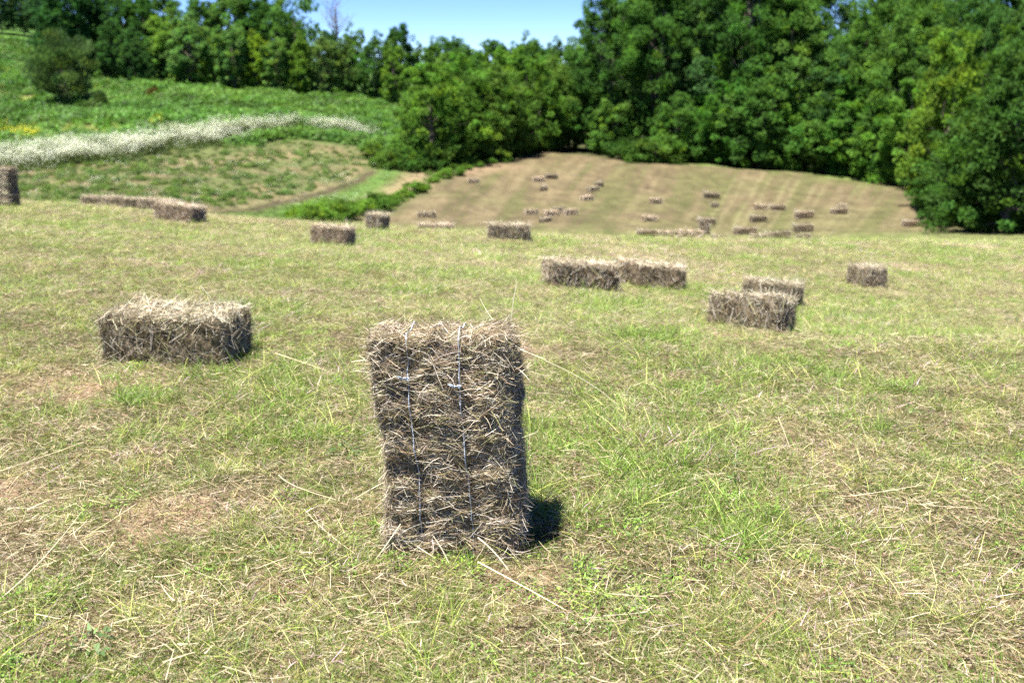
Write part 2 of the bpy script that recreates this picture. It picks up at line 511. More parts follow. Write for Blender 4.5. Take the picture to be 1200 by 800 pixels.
def tuft(seed, n, h, r, w, lean, base, tipc, seg=3, dead=0.2):
    rng = np.random.default_rng(seed)
    a = rng.uniform(0, TAU, n); q = r * np.sqrt(rng.uniform(0, 1, n))
    P = np.stack([q * np.cos(a), q * np.sin(a), np.full(n, -.012)], -1)
    out = np.stack([np.cos(a + rng.normal(0, .9, n)), np.sin(a + rng.normal(0, .9, n)), np.zeros(n)], -1)
    D = out * (lean * np.abs(rng.normal(.5, .5, n)))[:, None] + np.array([0, 0, 1.0])
    L = h * np.exp(rng.normal(-.1, .5, n))
    B = out * rng.uniform(.1, .9, n)[:, None] + rng.normal(0, .15, (n, 3)) - np.array([0, 0, 1.0]) * rng.uniform(0, .45, n)[:, None]
    col = vary(rng, n, base, .28)
    dd = rng.random(n) < dead
    col[dd] = vary(rng, dd.sum(), (.56, .49, .32), .25)
    V, Fc, K = ribbons(P, D, L, np.full(n, w) * rng.uniform(.6, 1.3, n), B, col, seg, rng=rng, tip=.1)
    return V, Fc, K

def litter(seed, n, r, lmin, lmax, w, zmax, base, sd=.25):
    rng = np.random.default_rng(seed)
    a = rng.uniform(0, TAU, n); q = r * np.sqrt(rng.uniform(0, 1, n))
    main = rng.uniform(0, TAU)
    P = np.stack([q * np.cos(a), q * np.sin(a), rng.uniform(.002, zmax, n)], -1)
    t = np.where(rng.random(n) < .5, main + rng.normal(0, .45, n), rng.uniform(0, TAU, n))
    D = np.stack([np.cos(t), np.sin(t), rng.normal(0.02, .16, n)], -1)
    L = lmin * (lmax / lmin) ** rng.uniform(0, 1, n) ** 1.5
    P = P - D * L[:, None] * .5
    P[:, 2] = np.maximum(P[:, 2], 0.0)
    B = np.stack([rng.normal(0, .17, n), rng.normal(0, .17, n), rng.normal(-.03, .05, n)], -1)
    col = vary(rng, n, base, sd)
    br = rng.random(n) < .2
    col[br] = vary(rng, br.sum(), (.17, .115, .06), .3)
    return ribbons(P, D, L, w * rng.uniform(.5, 1.3, n), B, col, 4, rng=rng, tip=.5)

def meshes_of(list_of_parts, mat, name):
    out = []
    for p in list_of_parts:
        V, Fs, K = merge(p if isinstance(p, list) else [p])
        out.append(new_mesh(name, V, Fs, mat, K))
    return out

GREEN, GREEN2 = (.160, .268, .042), (.285, .345, .085)
turf = [tuft(100 + k, 42, .036, .052, .0025, 1.4, GREEN if k % 2 else GREEN2, None, 3, .14 + .10 * (k % 3)) for k in range(6)]
turf += [tuft(120 + k, 40, .050, .048, .0028, 1.0, GREEN, None, 4, .10) for k in range(2)]
C_TURF = proto_coll('turf_tuft', meshes_of(turf, M_GRASS, 'turf_tuft'))
STR = (.52, .45, .31)
lit = [litter(200 + k, 14, .16, .025, .12, .0021, .03, STR, .18) for k in range(5)]
lit += [litter(220 + k, 2, .2, .14, .40, .0028, .045, (.60, .52, .34), .15) for k in range(3)]
lit += [litter(240 + k, 70, .13, .018, .07, .0022, .012, (.36, .29, .185), .3) for k in range(3)]
C_LIT = proto_coll('straw_litter', meshes_of(lit, M_STRAW, 'straw_litter'))

def pts_near(n, dmin, dmax, power, rng, half=1.0):
    n = int(n * 1.6)
    """points over the near field, denser close by"""
    u = rng.uniform(0, 1, n)
    d = (dmin ** (2 - power) + u * (dmax ** (2 - power) - dmin ** (2 - power))) ** (1 / (2 - power))
    a = rng.uniform(-half, half, n)
    return d * np.sin(a), d * np.cos(a)

BALE_FOOT = []   # (x, y, half length, half width, angle) filled in below; grass keeps out of the bales

def outside(X, Y):
    ok = np.ones(X.shape, bool)
    for x, y, a, b, t in BALE_FOOT:
        c, s = math.cos(t), math.sin(t)
        u = (X - x) * c + (Y - y) * s; v = -(X - x) * s + (Y - y) * c
        ok &= ~((np.abs(u) < a - .03) & (np.abs(v) < b - .03))
    return ok

def grow_near():
    rng = np.random.default_rng(77)
    X, Y = pts_near(150000, 1.3, 34, 1.35, rng)
    st = straw_amount(X, Y)
    gap = fbm(X * 5.5, Y * 5.5, 35, 3)
    for bx, by, br in ((-1.2, 3.42, .16), (.02, 2.93, .13), (.93, 3.70, .12), (-2.35, 5.1, .3), (-.2, 5.9, .3), (1.6, 7.0, .35), (-2.1, 3.6, .2), (2.3, 3.9, .15)):
        gap = gap - .5 * np.exp(-(((X - bx) ** 2 + (Y - by) ** 2) / br ** 2))
    keep = (rng.random(len(X)) < np.clip(1.2 - st * .5, .45, 1) * np.maximum(sstep(.32, .50, gap), .22 + .6 * sstep(5, 14, Y))) & outside(X, Y) & (np.abs(X) < 26)
    X, Y, st = X[keep], Y[keep], st[keep]
    n = len(X)
    tall = fbm(X * 1.1, Y * 1.1, 31, 3)
    big = sstep(4, 20, Y)
    s = rng.uniform(.7, 1.25, n) * (.8 + .4 * sstep(.45, .75, tall)) * (1 + .15 * big)
    scl = np.stack([s * (1 + .6 * big), s * (1 + .6 * big), s * rng.uniform(.8, 1.2, n)], -1)
    idx = rng.integers(0, 6, n); idx[(tall > .6) & (rng.random(n) < .3)] = rng.integers(6, 8)
    dry = np.clip(-.12 + st * .5 + (fbm(X * .5 + Y * .2, Y * 1.2, 37, 3) - .5) * .9 + (fbm(X * 3.2, Y * 3.2, 36, 3) - .5) * 2.0 + (noise((X + .25 * Y) * 1.5, Y * .12, 38) - .5) * 1.15 * sstep(-1.0, 2.0, X) * sstep(4, 7, Y) + rng.normal(.04, .25, n) + .02 * sstep(6, 16, Y), 0, 1)
    rot = np.stack([rng.normal(0, .12, n), rng.normal(0, .12, n), rng.uniform(0, TAU, n)], -1)
    P = np.stack([X, Y, zf(X, Y)], -1)
    o = scatter('grass', P, rot, scl, idx, dry, rng.uniform(.42, 1.45, n), C_TURF)
    tag(o, 'short mown grass, patchy green and yellowing, covering the near field', 'grass', kind='stuff')
    # straw lying in the turf
    X, Y = pts_near(40000, 1.3, 34, 1.4, rng)
    st = straw_amount(X, Y)
    keep = (rng.random(len(X)) < np.clip(.02 + st * .36, .03, 1)) & outside(X, Y) & (np.abs(X) < 26)
    X, Y, st = X[keep], Y[keep], st[keep]; n = len(X)
    s = rng.uniform(.7, 1.3, n) * (1 + .6 * sstep(4, 20, Y))
    idx = rng.integers(0, 5, n); lg = rng.random(n) < .022; idx[lg] = rng.integers(5, 8, lg.sum())
    rot = np.stack([rng.normal(0, .10, n), rng.normal(0, .10, n), rng.uniform(0, TAU, n)], -1)
    zz = zf(X, Y) + rng.uniform(0, .022, n)
    # the brown thatch under everything
    X2, Y2 = pts_near(14000, 1.3, 26, 1.4, rng)
    k2 = outside(X2, Y2) & (np.abs(X2) < 24); X2, Y2 = X2[k2], Y2[k2]; m = len(X2)
    X, Y = np.concatenate([X, X2]), np.concatenate([Y, Y2]); zz = np.concatenate([zz, zf(X2, Y2)])
    s2 = rng.uniform(.8, 1.4, m) * (1 + .6 * sstep(4, 20, Y2)); s = np.concatenate([s, s2]); idx = np.concatenate([idx, rng.integers(8, 11, m)])
    rot = np.concatenate([rot, np.stack([rng.normal(0, .06, m), rng.normal(0, .06, m), rng.uniform(0, TAU, m)], -1)]); n = len(X)
    P = np.stack([X, Y, zz], -1)
    o = scatter('straw_litter', P, rot, np.stack([s, s, s], -1), idx, np.clip(rng.normal(.25, .3, n), 0, 1), rng.uniform(.62, 1.05, n), C_LIT)
    tag(o, 'bleached cut straw strewn between the grass of the near field', 'straw', kind='stuff')

def grow_far():
    rng = np.random.default_rng(78)
    # stubble of the mown far slope
    n = 60000
    Y = rng.uniform(26, 104, n); X = rng.uniform(-.75, .75, n) * Y
    pc, d, near, far, forest, left, green = regions(X, Y)
    c = ground_color(X, Y)
    g = c[:, 1] / c[:, 0]
    keep = ((far > .5) & (rng.random(n) < .32)) | ((left > .5) & (green < .3) & (rng.random(n) < .8))
    X, Y, g, lf = X[keep], Y[keep], g[keep], left[keep]; n = len(X)
    s = rng.uniform(.8, 1.6, n)
    hgt = np.where(lf > .5, rng.uniform(1.6, 4.0, n), rng.uniform(.6, 1.1, n))
    scl = np.stack([s * 2.6, s * 2.6, s * hgt], -1)
    dry = np.clip(1.15 - (g - .7) * 1.6 + rng.normal(0, .15, n), 0, 1)
    rot = np.stack([rng.normal(0, .1, n), rng.normal(0, .1, n), rng.uniform(0, TAU, n)], -1)
    P = np.stack([X, Y, zf(X, Y)], -1)
    o = scatter('stubble', P, rot, scl, rng.integers(0, 6, n), dry, rng.uniform(.2, .46, n), C_TURF)
    tag(o, 'thin stubble and rough grass on the mown slopes beyond the near field', 'stubble', kind='stuff')

# ------------------------------------------------------------------ broad leaved ground cover, flowers
def leafclump(seed, n, r, h, leaf, base, sd=.25):
    """low leafy mound: many small leaf faces through a dome"""
    rng = np.random.default_rng(seed)
    a = rng.uniform(0, TAU, n); u = rng.uniform(0, 1, n)
    q = r * np.sqrt(u) * rng.uniform(.7, 1.1, n)
    zz = h * (1 - u * .7) * rng.uniform(.35, 1.1, n)
    P = np.stack([q * np.cos(a), q * np.sin(a), zz], -1)
    D = np.stack([np.cos(a), np.sin(a), rng.uniform(-.3, .7, n)], -1) + rng.normal(0, .45, (n, 3))
    L = leaf * rng.uniform(.6, 1.4, n)
    B = np.stack([np.zeros(n), np.zeros(n), -rng.uniform(.1, .5, n)], -1)
    col = vary(rng, n, base, sd)
    side = np.cross(unit(D), np.array([0, 0, 1.0])) + rng.normal(0, .3, (n, 3))
    return ribbons(P, D, L, L * .45, B, col, 2, side=side, rng=rng, tip=.25)

def flowerstem(seed, n, h, col, r=.25, disc=.075):
    rng = np.random.default_rng(seed)
    a = rng.uniform(0, TAU, n); q = r * np.sqrt(rng.uniform(0, 1, n))
    P = np.stack([q * np.cos(a), q * np.sin(a), np.zeros(n)], -1)
    D = np.stack([rng.normal(0, .12, n), rng.normal(0, .12, n), np.ones(n)], -1)
    L = h * rng.uniform(.65, 1.1, n)
    B = rng.normal(0, .06, (n, 3))
    parts = [ribbons(P, D, L, np.full(n, .012), B, vary(rng, n, (.13, .16, .05), .25), 2, rng=rng, tip=.6)]
    T = P + unit(D) * L[:, None] + B * L[:, None]
    k = 7
    m = n * k
    aa = rng.uniform(0, TAU, m)
    D2 = np.stack([np.cos(aa), np.sin(aa), rng.uniform(-.1, .35, m)], -1)
    parts.append(ribbons(np.repeat(T, k, 0), D2, disc * rng.uniform(.7, 1.4, m), disc * rng.uniform(.5, .9, m),
                         np.tile([[0, 0, -.15]], (m, 1)), vary(rng, m, col, .08), 2,
                         side=np.cross(D2, [0, 0, 1.0]) , rng=rng, tip=.6))
    parts.append(leafclump(seed + 1, 26, r * 1.1, h * .55, .13, (.085, .13, .035)))
    return parts

def zone(n, rng, line, width):
    """random points along a world polyline, gaussian sideways"""
    seg = np.hypot(*np.diff(line, axis=0).T); cum = np.concatenate([[0], np.cumsum(seg)])
    t = rng.uniform(0, cum[-1], n)
    x = np.interp(t, cum, line[:, 0]); y = np.interp(t, cum, line[:, 1])
    w = np.interp(t, np.linspace(0, cum[-1], len(width)), width)
    return x + rng.normal(0, .4, n), y + rng.uniform(-1, 1, n) * w, t / cum[-1]

def grow_herbs():
    rng = np.random.default_rng(79)
    fern = [leafclump(300 + k, 150, .75, .85, .26, (.058, .155, .022) if k % 2 else (.080, .180, .030)) for k in range(5)]
    c = proto_coll('fern_clump', meshes_of(fern, M_HERB, 'fern_clump'))
    n = 30000
    Y = rng.uniform(66, 150, n); X = rng.uniform(-.8, .12, n) * Y
    pc, d, near, far, forest, left, green = regions(X, Y)
    olive = olive_zone(X, Y)
    keep = (green > .5) & (rng.random(n) < (1 - .85 * olive))
    keep &= dist_line(X, Y, FLOWER) > 2.0
    X, Y = X[keep], Y[keep]; n = len(X)
    s = rng.uniform(.6, 1.25, n)
    o = scatter('undergrowth', np.stack([X, Y, zf(X, Y) - .08], -1), np.stack([rng.normal(0, .15, n), rng.normal(0, .15, n), rng.uniform(0, TAU, n)], -1),
                np.stack([s, s, s * rng.uniform(.6, 1.1, n)], -1), rng.integers(0, 5, n), np.clip(rng.normal(.05, .12, n) + .2 * sstep(.4, .6, fbm(X * .1, Y * .1, 66)), 0, 1), rng.uniform(.6, 1.2, n) * (.45 + .95 * fbm(X * .14, Y * .35, 67, 3)), c)
    tag(o, 'bright green fern and bramble covering the hillside below the trees', 'undergrowth', kind='stuff')
    # low scrub scattered on the left terrace
    n = 15000
    Y = rng.uniform(36, 88, n); X = rng.uniform(-.75, .05, n) * Y
    pc, d, near, far, forest, left, green = regions(X, Y)
    keep = (left > .6) & (green < .2) & (rng.random(n) < (.22 + .5 * sstep(.40, .70, fbm(X * .5, Y * .5, 54)))) & (dist_line(X, Y, TRACK1) > 1.0) & (dist_line(X, Y, TRACK2) > 1.6) & (dist_line(X, Y, TRACK3) > 1.2)
    X, Y = X[keep], Y[keep]; n = len(X); s = rng.uniform(.14, .42, n)
    o = scatter('scrub', np.stack([X, Y, zf(X, Y) - .04], -1), np.stack([rng.normal(0, .15, n), rng.normal(0, .15, n), rng.uniform(0, TAU, n)], -1),
                np.stack([s, s, s * rng.uniform(.6, 1.2, n)], -1), rng.integers(0, 5, n), np.clip(rng.normal(.9, .35, n), 0, 1.4), rng.uniform(.35, .75, n), c)
    tag(o, 'low weedy scrub, green and browning, on the left terrace', 'scrub', kind='stuff')
    # olive tall grass on the same hill
    n = 14000
    Y = rng.uniform(70, 150, n); X = rng.uniform(-.8, 0, n) * Y
    pc, d, near, far, forest, left, green = regions(X, Y)
    olive = olive_zone(X, Y)
    keep = (green > .5) & (rng.random(n) < olive) & (dist_line(X, Y, FLOWER) > 1.5)
    X, Y = X[keep], Y[keep]; n = len(X); s = rng.uniform(3.5, 6.5, n)
    o = scatter('meadow_grass', np.stack([X, Y, zf(X, Y)], -1), np.stack([rng.normal(0, .1, n), rng.normal(0, .1, n), rng.uniform(0, TAU, n)], -1),
                np.stack([s * 1.3, s * 1.3, s * 1.2], -1), rng.integers(0, 8, n), np.clip(rng.normal(.35, .2, n), 0, 1), rng.uniform(.55, .9, n), C_TURF)
    tag(o, 'taller olive grass between the ferns on the left hillside', 'grass', kind='stuff')
    # white umbels
    fl = [flowerstem(330 + 7 * k, 11, 1.05, (.70, .73, .64), .5, .055) for k in range(4)]
    c = proto_coll('white_flower', meshes_of(fl, M_HERB, 'white_flower'))
    x1, y1, t1 = zone(6000, rng, FLOWER, [8.5, 8.0, 7.5, 8.0, 8.5, 8.0, 5.5])
    x2, y2, t2 = zone(700, rng, FLOWER2, [2.0, 4.2, 2.4])
    nn = 130
    xs = []
    for _ in range(nn):
        h_ = hit(rng.uniform(10, 460), rng.uniform(190, 240), 26)
        if h_[1] > 30: xs.append(h_[:2])
    xs = np.array(xs)
    k1 = rng.random(len(x1)) < np.clip(1.15 - .8 * sstep(.5, .9, t1), 0, 1) * (.12 + .95 * sstep(.42, .58, fbm(x1 * .8, y1 * .8, 88) + .12 * (1 - t1) - .05))
    k2 = fbm(x2 * .5, y2 * .5, 89) > .46
    x3, y3, _ = zone(16, rng, row_line([(355, 252), (400, 244), (420, 240)]), [.5, .5])
    X = np.concatenate([x1[k1], x2[k2], xs[:, 0], x3]); Y = np.concatenate([y1[k1], y2[k2], xs[:, 1], y3])
    n = len(X); s = rng.uniform(.75, 1.15, n); s = s * rng.uniform(.7, 1.15, n); s[-len(xs) - len(x3):] *= .6
    o = scatter('wildflowers', np.stack([X, Y, zf(X, Y) - .03], -1), np.stack([rng.normal(0, .06, n), rng.normal(0, .06, n), rng.uniform(0, TAU, n)], -1),
                np.stack([s, s, s], -1), rng.integers(0, 4, n), np.zeros(n), rng.uniform(.85, 1.1, n), c)
    tag(o, 'band of white flowering wild carrot crossing the left hillside', 'wildflowers', kind='stuff')
    yl = [flowerstem(370 + 7 * k, 16, .8, (.72, .70, .05), .3, .06) for k in range(2)]
    c = proto_coll('yellow_flower', meshes_of(yl, M_HERB, 'yellow_flower'))
    P = [hit(rng.normal(27, 13), rng.normal(163, 4), 40)[:2] for _ in range(60)] + [hit(rng.normal(185, 6), rng.normal(150, 2), 40)[:2] for _ in range(8)] + \
        [hit(rng.uniform(0, 150), rng.uniform(85, 110), 40)[:2] for _ in range(14)]
    P = np.array(P); n = len(P); s = rng.uniform(.7, 1.2, n)
    o = scatter('yellow_flowers', np.stack([P[:, 0], P[:, 1], zf(P[:, 0], P[:, 1])], -1), np.stack([np.zeros(n), np.zeros(n), rng.uniform(0, TAU, n)], -1),
                np.stack([s, s, s], -1), rng.integers(0, 2, n), np.zeros(n), np.ones(n), c)
    tag(o, 'small patch of yellow wildflowers above the white flower band', 'wildflowers', kind='stuff')

# ------------------------------------------------------------------ hay bales
HAYC = [((.62, .57, .475), .28), ((.47, .385, .27), .32), ((.22, .15, .088), .26), ((.31, .30, .14), .14)]
def hay_colors(rng, n, lift=1.0):
    k = rng.choice(4, n, p=[w for _, w in HAYC])
    return np.clip(vary(rng, n, (1, 1, 1), .22) * np.array([c for c, _ in HAYC])[k] * lift, .01, .8)

def hay_body(L, W, H, seed, res=.02, rough=.02):
    """rounded, flaked and rough block; long axis X, base at z = 0"""
    rng = np.random.default_rng(seed)
    nx, ny, nz = max(4, int(L / res)), max(3, int(W / res)), max(3, int(H / res))
    V, Fc, o = [], [], 0
    def face(nu, nv, fn):
        nonlocal o
        u, v = np.meshgrid(np.linspace(-1, 1, nu + 1), np.linspace(-1, 1, nv + 1), indexing='ij')
        V.append(fn(u.ravel(), v.ravel()))
        i = np.arange(nu)[:, None] * (nv + 1) + np.arange(nv)[None]
        Fc.append((np.stack([i, i + nv + 1, i + nv + 2, i + 1], -1).reshape(-1, 4)) + o)
        o += (nu + 1) * (nv + 1)
    one = np.ones_like
    face(nx, ny, lambda u, v: np.stack([u, v, one(u)], -1))
    face(nx, ny, lambda u, v: np.stack([u, -v, -one(u)], -1))
    face(nx, nz, lambda u, v: np.stack([u, -one(u), v], -1))
    face(nx, nz, lambda u, v: np.stack([u, one(u), -v], -1))
    face(ny, nz, lambda u, v: np.stack([one(u), u, v], -1))
    face(ny, nz, lambda u, v: np.stack([-one(u), -u, v], -1))
    V = np.concatenate(V); Fc = np.concatenate(Fc)
    return shape_hay(V, L, W, H, seed, rough), Fc

def shape_hay(Q, L, W, H, seed, rough=.02):
    """unit-box points -> bale surface (shared by body and strands so that they fit)"""
    half = np.array([L, W, H]) / 2
    rad = np.array([.06, .065, .065])
    P = Q * half
    inner = np.clip(P, -(half - rad), half - rad)
    d = P - inner
    ln = np.linalg.norm(d, axis=1, keepdims=True)
    P = np.where(ln > 1e-6, inner + d / np.maximum(ln, 1e-6) * np.minimum(ln, .062), P)
    nrm = unit(np.where(np.abs(Q) > .999, Q, 0) + 1e-6)
    # flakes: layers across the length, each pushed in or out a little
    fl = np.floor((P[:, 0] / L + .5) * L / .085 + .35 * (noise(P[:, 1] * 6, P[:, 2] * 6, seed + 3) - .5)).astype(int)
    push = np.array([_hash(np.int64(k), np.int64(7), seed) for k in fl]) - .5
    ph = (P[:, 0] / L + .5) * L / .085 % 1.0
    groove = -np.exp(-((ph - .5) / .5) ** 8) * 0 - .5 * np.exp(-(np.minimum(ph, 1 - ph) / .10) ** 2)
    nz = fbm(P[:, 0] * 22 + P[:, 2] * 17, P[:, 1] * 22 + P[:, 2] * 9, seed, 3) - .5
    lo = fbm(P[:, 0] * 5 + P[:, 2] * 4, P[:, 1] * 5 - P[:, 2] * 3, seed + 9, 2) - .5
    side = 1 - np.abs(nrm[:, :1])[:, 0]
    # strings pinch the middle of the faces they cross
    pin = sum(np.exp(-((P[:, 1] - s * W * .2) / .03) ** 2) for s in (-1, 1)) * (np.abs(nrm[:, 1]) < .5)
    amt = nz * rough * 2.2 + lo * .038 + (push * .010 + groove * .006) * side - pin * .020
    P = P + nrm * amt[:, None]
    P[:, 2] += H / 2
    return P

def hay_mesh(L, W, H, seed, n, w, lmin, lmax, stick=.25, rough=.02, extra=None, lift=1.0, res=.02, painted_sun=True, body=(.12, .092, .058), clear=()):
    rng = np.random.default_rng(seed + 1000)
    BV, BF = hay_body(L, W, H, seed, res, rough)
    bc = vary(rng, len(BV), body, .25) * (.7 + .6 * fbm(BV[:, 0] * 40, BV[:, 2] * 40 + BV[:, 1] * 31, 4, 2))[:, None]
    areas = np.array([L * W, L * W * .35, L * H, L * H, W * H, W * H])
    f = rng.choice(6, n, p=areas / areas.sum())
    u, v = rng.uniform(-.99, .99, n), rng.uniform(-.99, .99, n)
    Q = np.zeros((n, 3)); nr = np.zeros((n, 3)); t1 = np.zeros((n, 3)); t2 = np.zeros((n, 3))
    for k, (ax, sg, a, b) in enumerate([(2, 1, 0, 1), (2, -1, 0, 1), (1, -1, 0, 2), (1, 1, 0, 2), (0, 1, 1, 2), (0, -1, 1, 2)]):
        m = f == k
        Q[m, ax] = sg; Q[m, a] = u[m]; Q[m, b] = v[m]; nr[m, ax] = sg
        t1[m, a] = 1; t2[m, b] = 1
    P = shape_hay(Q, L, W, H, seed, rough)
    # strands run along the layers (across the length) on the sides, any way on the ends
    ang = np.where(f < 4, math.pi / 2 + rng.normal(0, .62, n), rng.uniform(0, TAU, n))
    wild = rng.random(n) < .18
    ang[wild] = rng.uniform(0, TAU, wild.sum())
    flip = np.where(rng.random(n) < .5, 1, -1)
    D = (t1 * np.cos(ang)[:, None] + t2 * np.sin(ang)[:, None]) * flip[:, None]
    out = np.abs(rng.normal(0, stick * .5, n)); out[rng.random(n) < .10] *= 3
    out = out * np.where((f == 2) | (f == 3), 2.1, 1.0)
    D = D + nr * out[:, None]
    Ls = lmin * (lmax / lmin) ** rng.uniform(0, 1, n)
    B = rng.normal(0, .24, (n, 3)) - nr * (out * .6)[:, None]
    for yc in clear:      # the tight strings press the stalks flat
        m = (np.abs(P[:, 1] - yc) < .010) & ((f < 2) | (f > 3)); P[m] -= nr[m] * .02
    P = P + nr * rng.uniform(-.006, .010, n)[:, None] - unit(D) * (Ls * .35)[:, None]
    lim = np.array([L, W, H]) / 2 + .012
    P[:, 2] -= H / 2
    P = np.clip(P, -lim, lim)
    P[:, 2] += H / 2
    col = hay_colors(rng, n, lift) * np.clip(.62 + .75 * fbm(P[:, 0] * 11 + P[:, 1] * 7, P[:, 2] * 11 - P[:, 1] * 5, seed + 31, 3), .4, 1.35)[:, None]
    if painted_sun:  # sunlight put into the strand colours: pale on top, dimmer on other faces
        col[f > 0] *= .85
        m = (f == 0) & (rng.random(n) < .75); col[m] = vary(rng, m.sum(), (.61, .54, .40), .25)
    parts = [(BV, BF, bc), ribbons(P, D, Ls, w * rng.uniform(.5, 1.35, n), B, col, 4, rng=rng, tip=.45, wob=.03)]
    if extra is not None:
        parts.append(extra(rng))
    V, Fs, K = merge(parts)
    V[:, 2] = np.maximum(V[:, 2], -.02)
    return new_mesh('hay', V, Fs, M_HAY, K)

def twine_mesh(L, W, H, yoff, seed, r=.0022, knot=None, lift=.012):
    n = 28
    loop = []
    for t in np.linspace(-1, 1, n): loop.append((t, 1))
    for t in np.linspace(1, -1, 14)[1:]: loop.append((1.0, t))
    for t in np.linspace(1, -1, n)[1:]: loop.append((t, -1))
    for t in np.linspace(-1, 1, 14)[1:]: loop.append((-1.0, t))
    Q = np.array([(a, 2 * yoff / W, b) for a, b in loop])
    P = shape_hay(Q, L, W, H, seed)
    c = np.array([0, yoff, H / 2])
    dirn = P - c; dirn[:, 1] = 0
    P = P + unit(dirn) * lift
    P[:, 1] = yoff + .0025 * np.sin(np.arange(len(P)) * .35 + seed)
    P[-1] = P[0]
    parts = [tube(P, np.full(len(P), r), 5)]
    if knot is not None:
        kx = knot
        base = np.array([kx * L / 2, yoff, 0.0]); base[2] = P[np.argmin(np.abs(P[:n, 0] - kx * L / 2)), 2] + .006
        k = np.linspace(0, TAU * 2.2, 20)
        parts.append(tube(base + np.stack([.004 * np.cos(k), .006 * np.sin(k), .004 + .003 * np.sin(k * 1.5)], -1), np.full(20, r * 1.1), 5))
        parts.append(tube(base + np.array([[0, 0, .004], [-.002, -.018, .010], [.006, -.036, .006]]), [r, r, r * .7], 5))
        parts.append(tube(base + np.array([[0, 0, .004], [.004, -.014, .013], [.010, -.030, .012]]), [r, r, r * .7], 5))
    V, Fs, _ = merge(parts)
    return new_mesh('twine', V, Fs, M_TWINE)

BALES_GROUP = 'hay bales lying on the field'
def place_root(root, x, y, z, yaw, pitch=0, roll=0):
    root.location = (x, y, z); root.rotation_euler = (roll, pitch, yaw)

def tilted(root, x, y, z, yaw, tilt=(0, 0), upright=False):
    from mathutils import Euler, Vector, Matrix
    e = .35
    gx = float(zf(x + e, y, False) - zf(x - e, y, False)) / (2 * e); gy = float(zf(x, y + e, False) - zf(x, y - e, False)) / (2 * e)
    nrm = Vector((-gx, -gy, 1)).normalized()
    q = Vector((0, 0, 1)).rotation_difference(nrm)
    R = q.to_matrix() @ Matrix.Rotation(yaw, 3, 'Z')
    if upright:
        R = Matrix.Rotation(yaw, 3, 'Z')
    R = R @ Euler((tilt[0], tilt[1], 0)).to_matrix()
    root.location = (x, y, z); root.rotation_euler = R.to_euler()

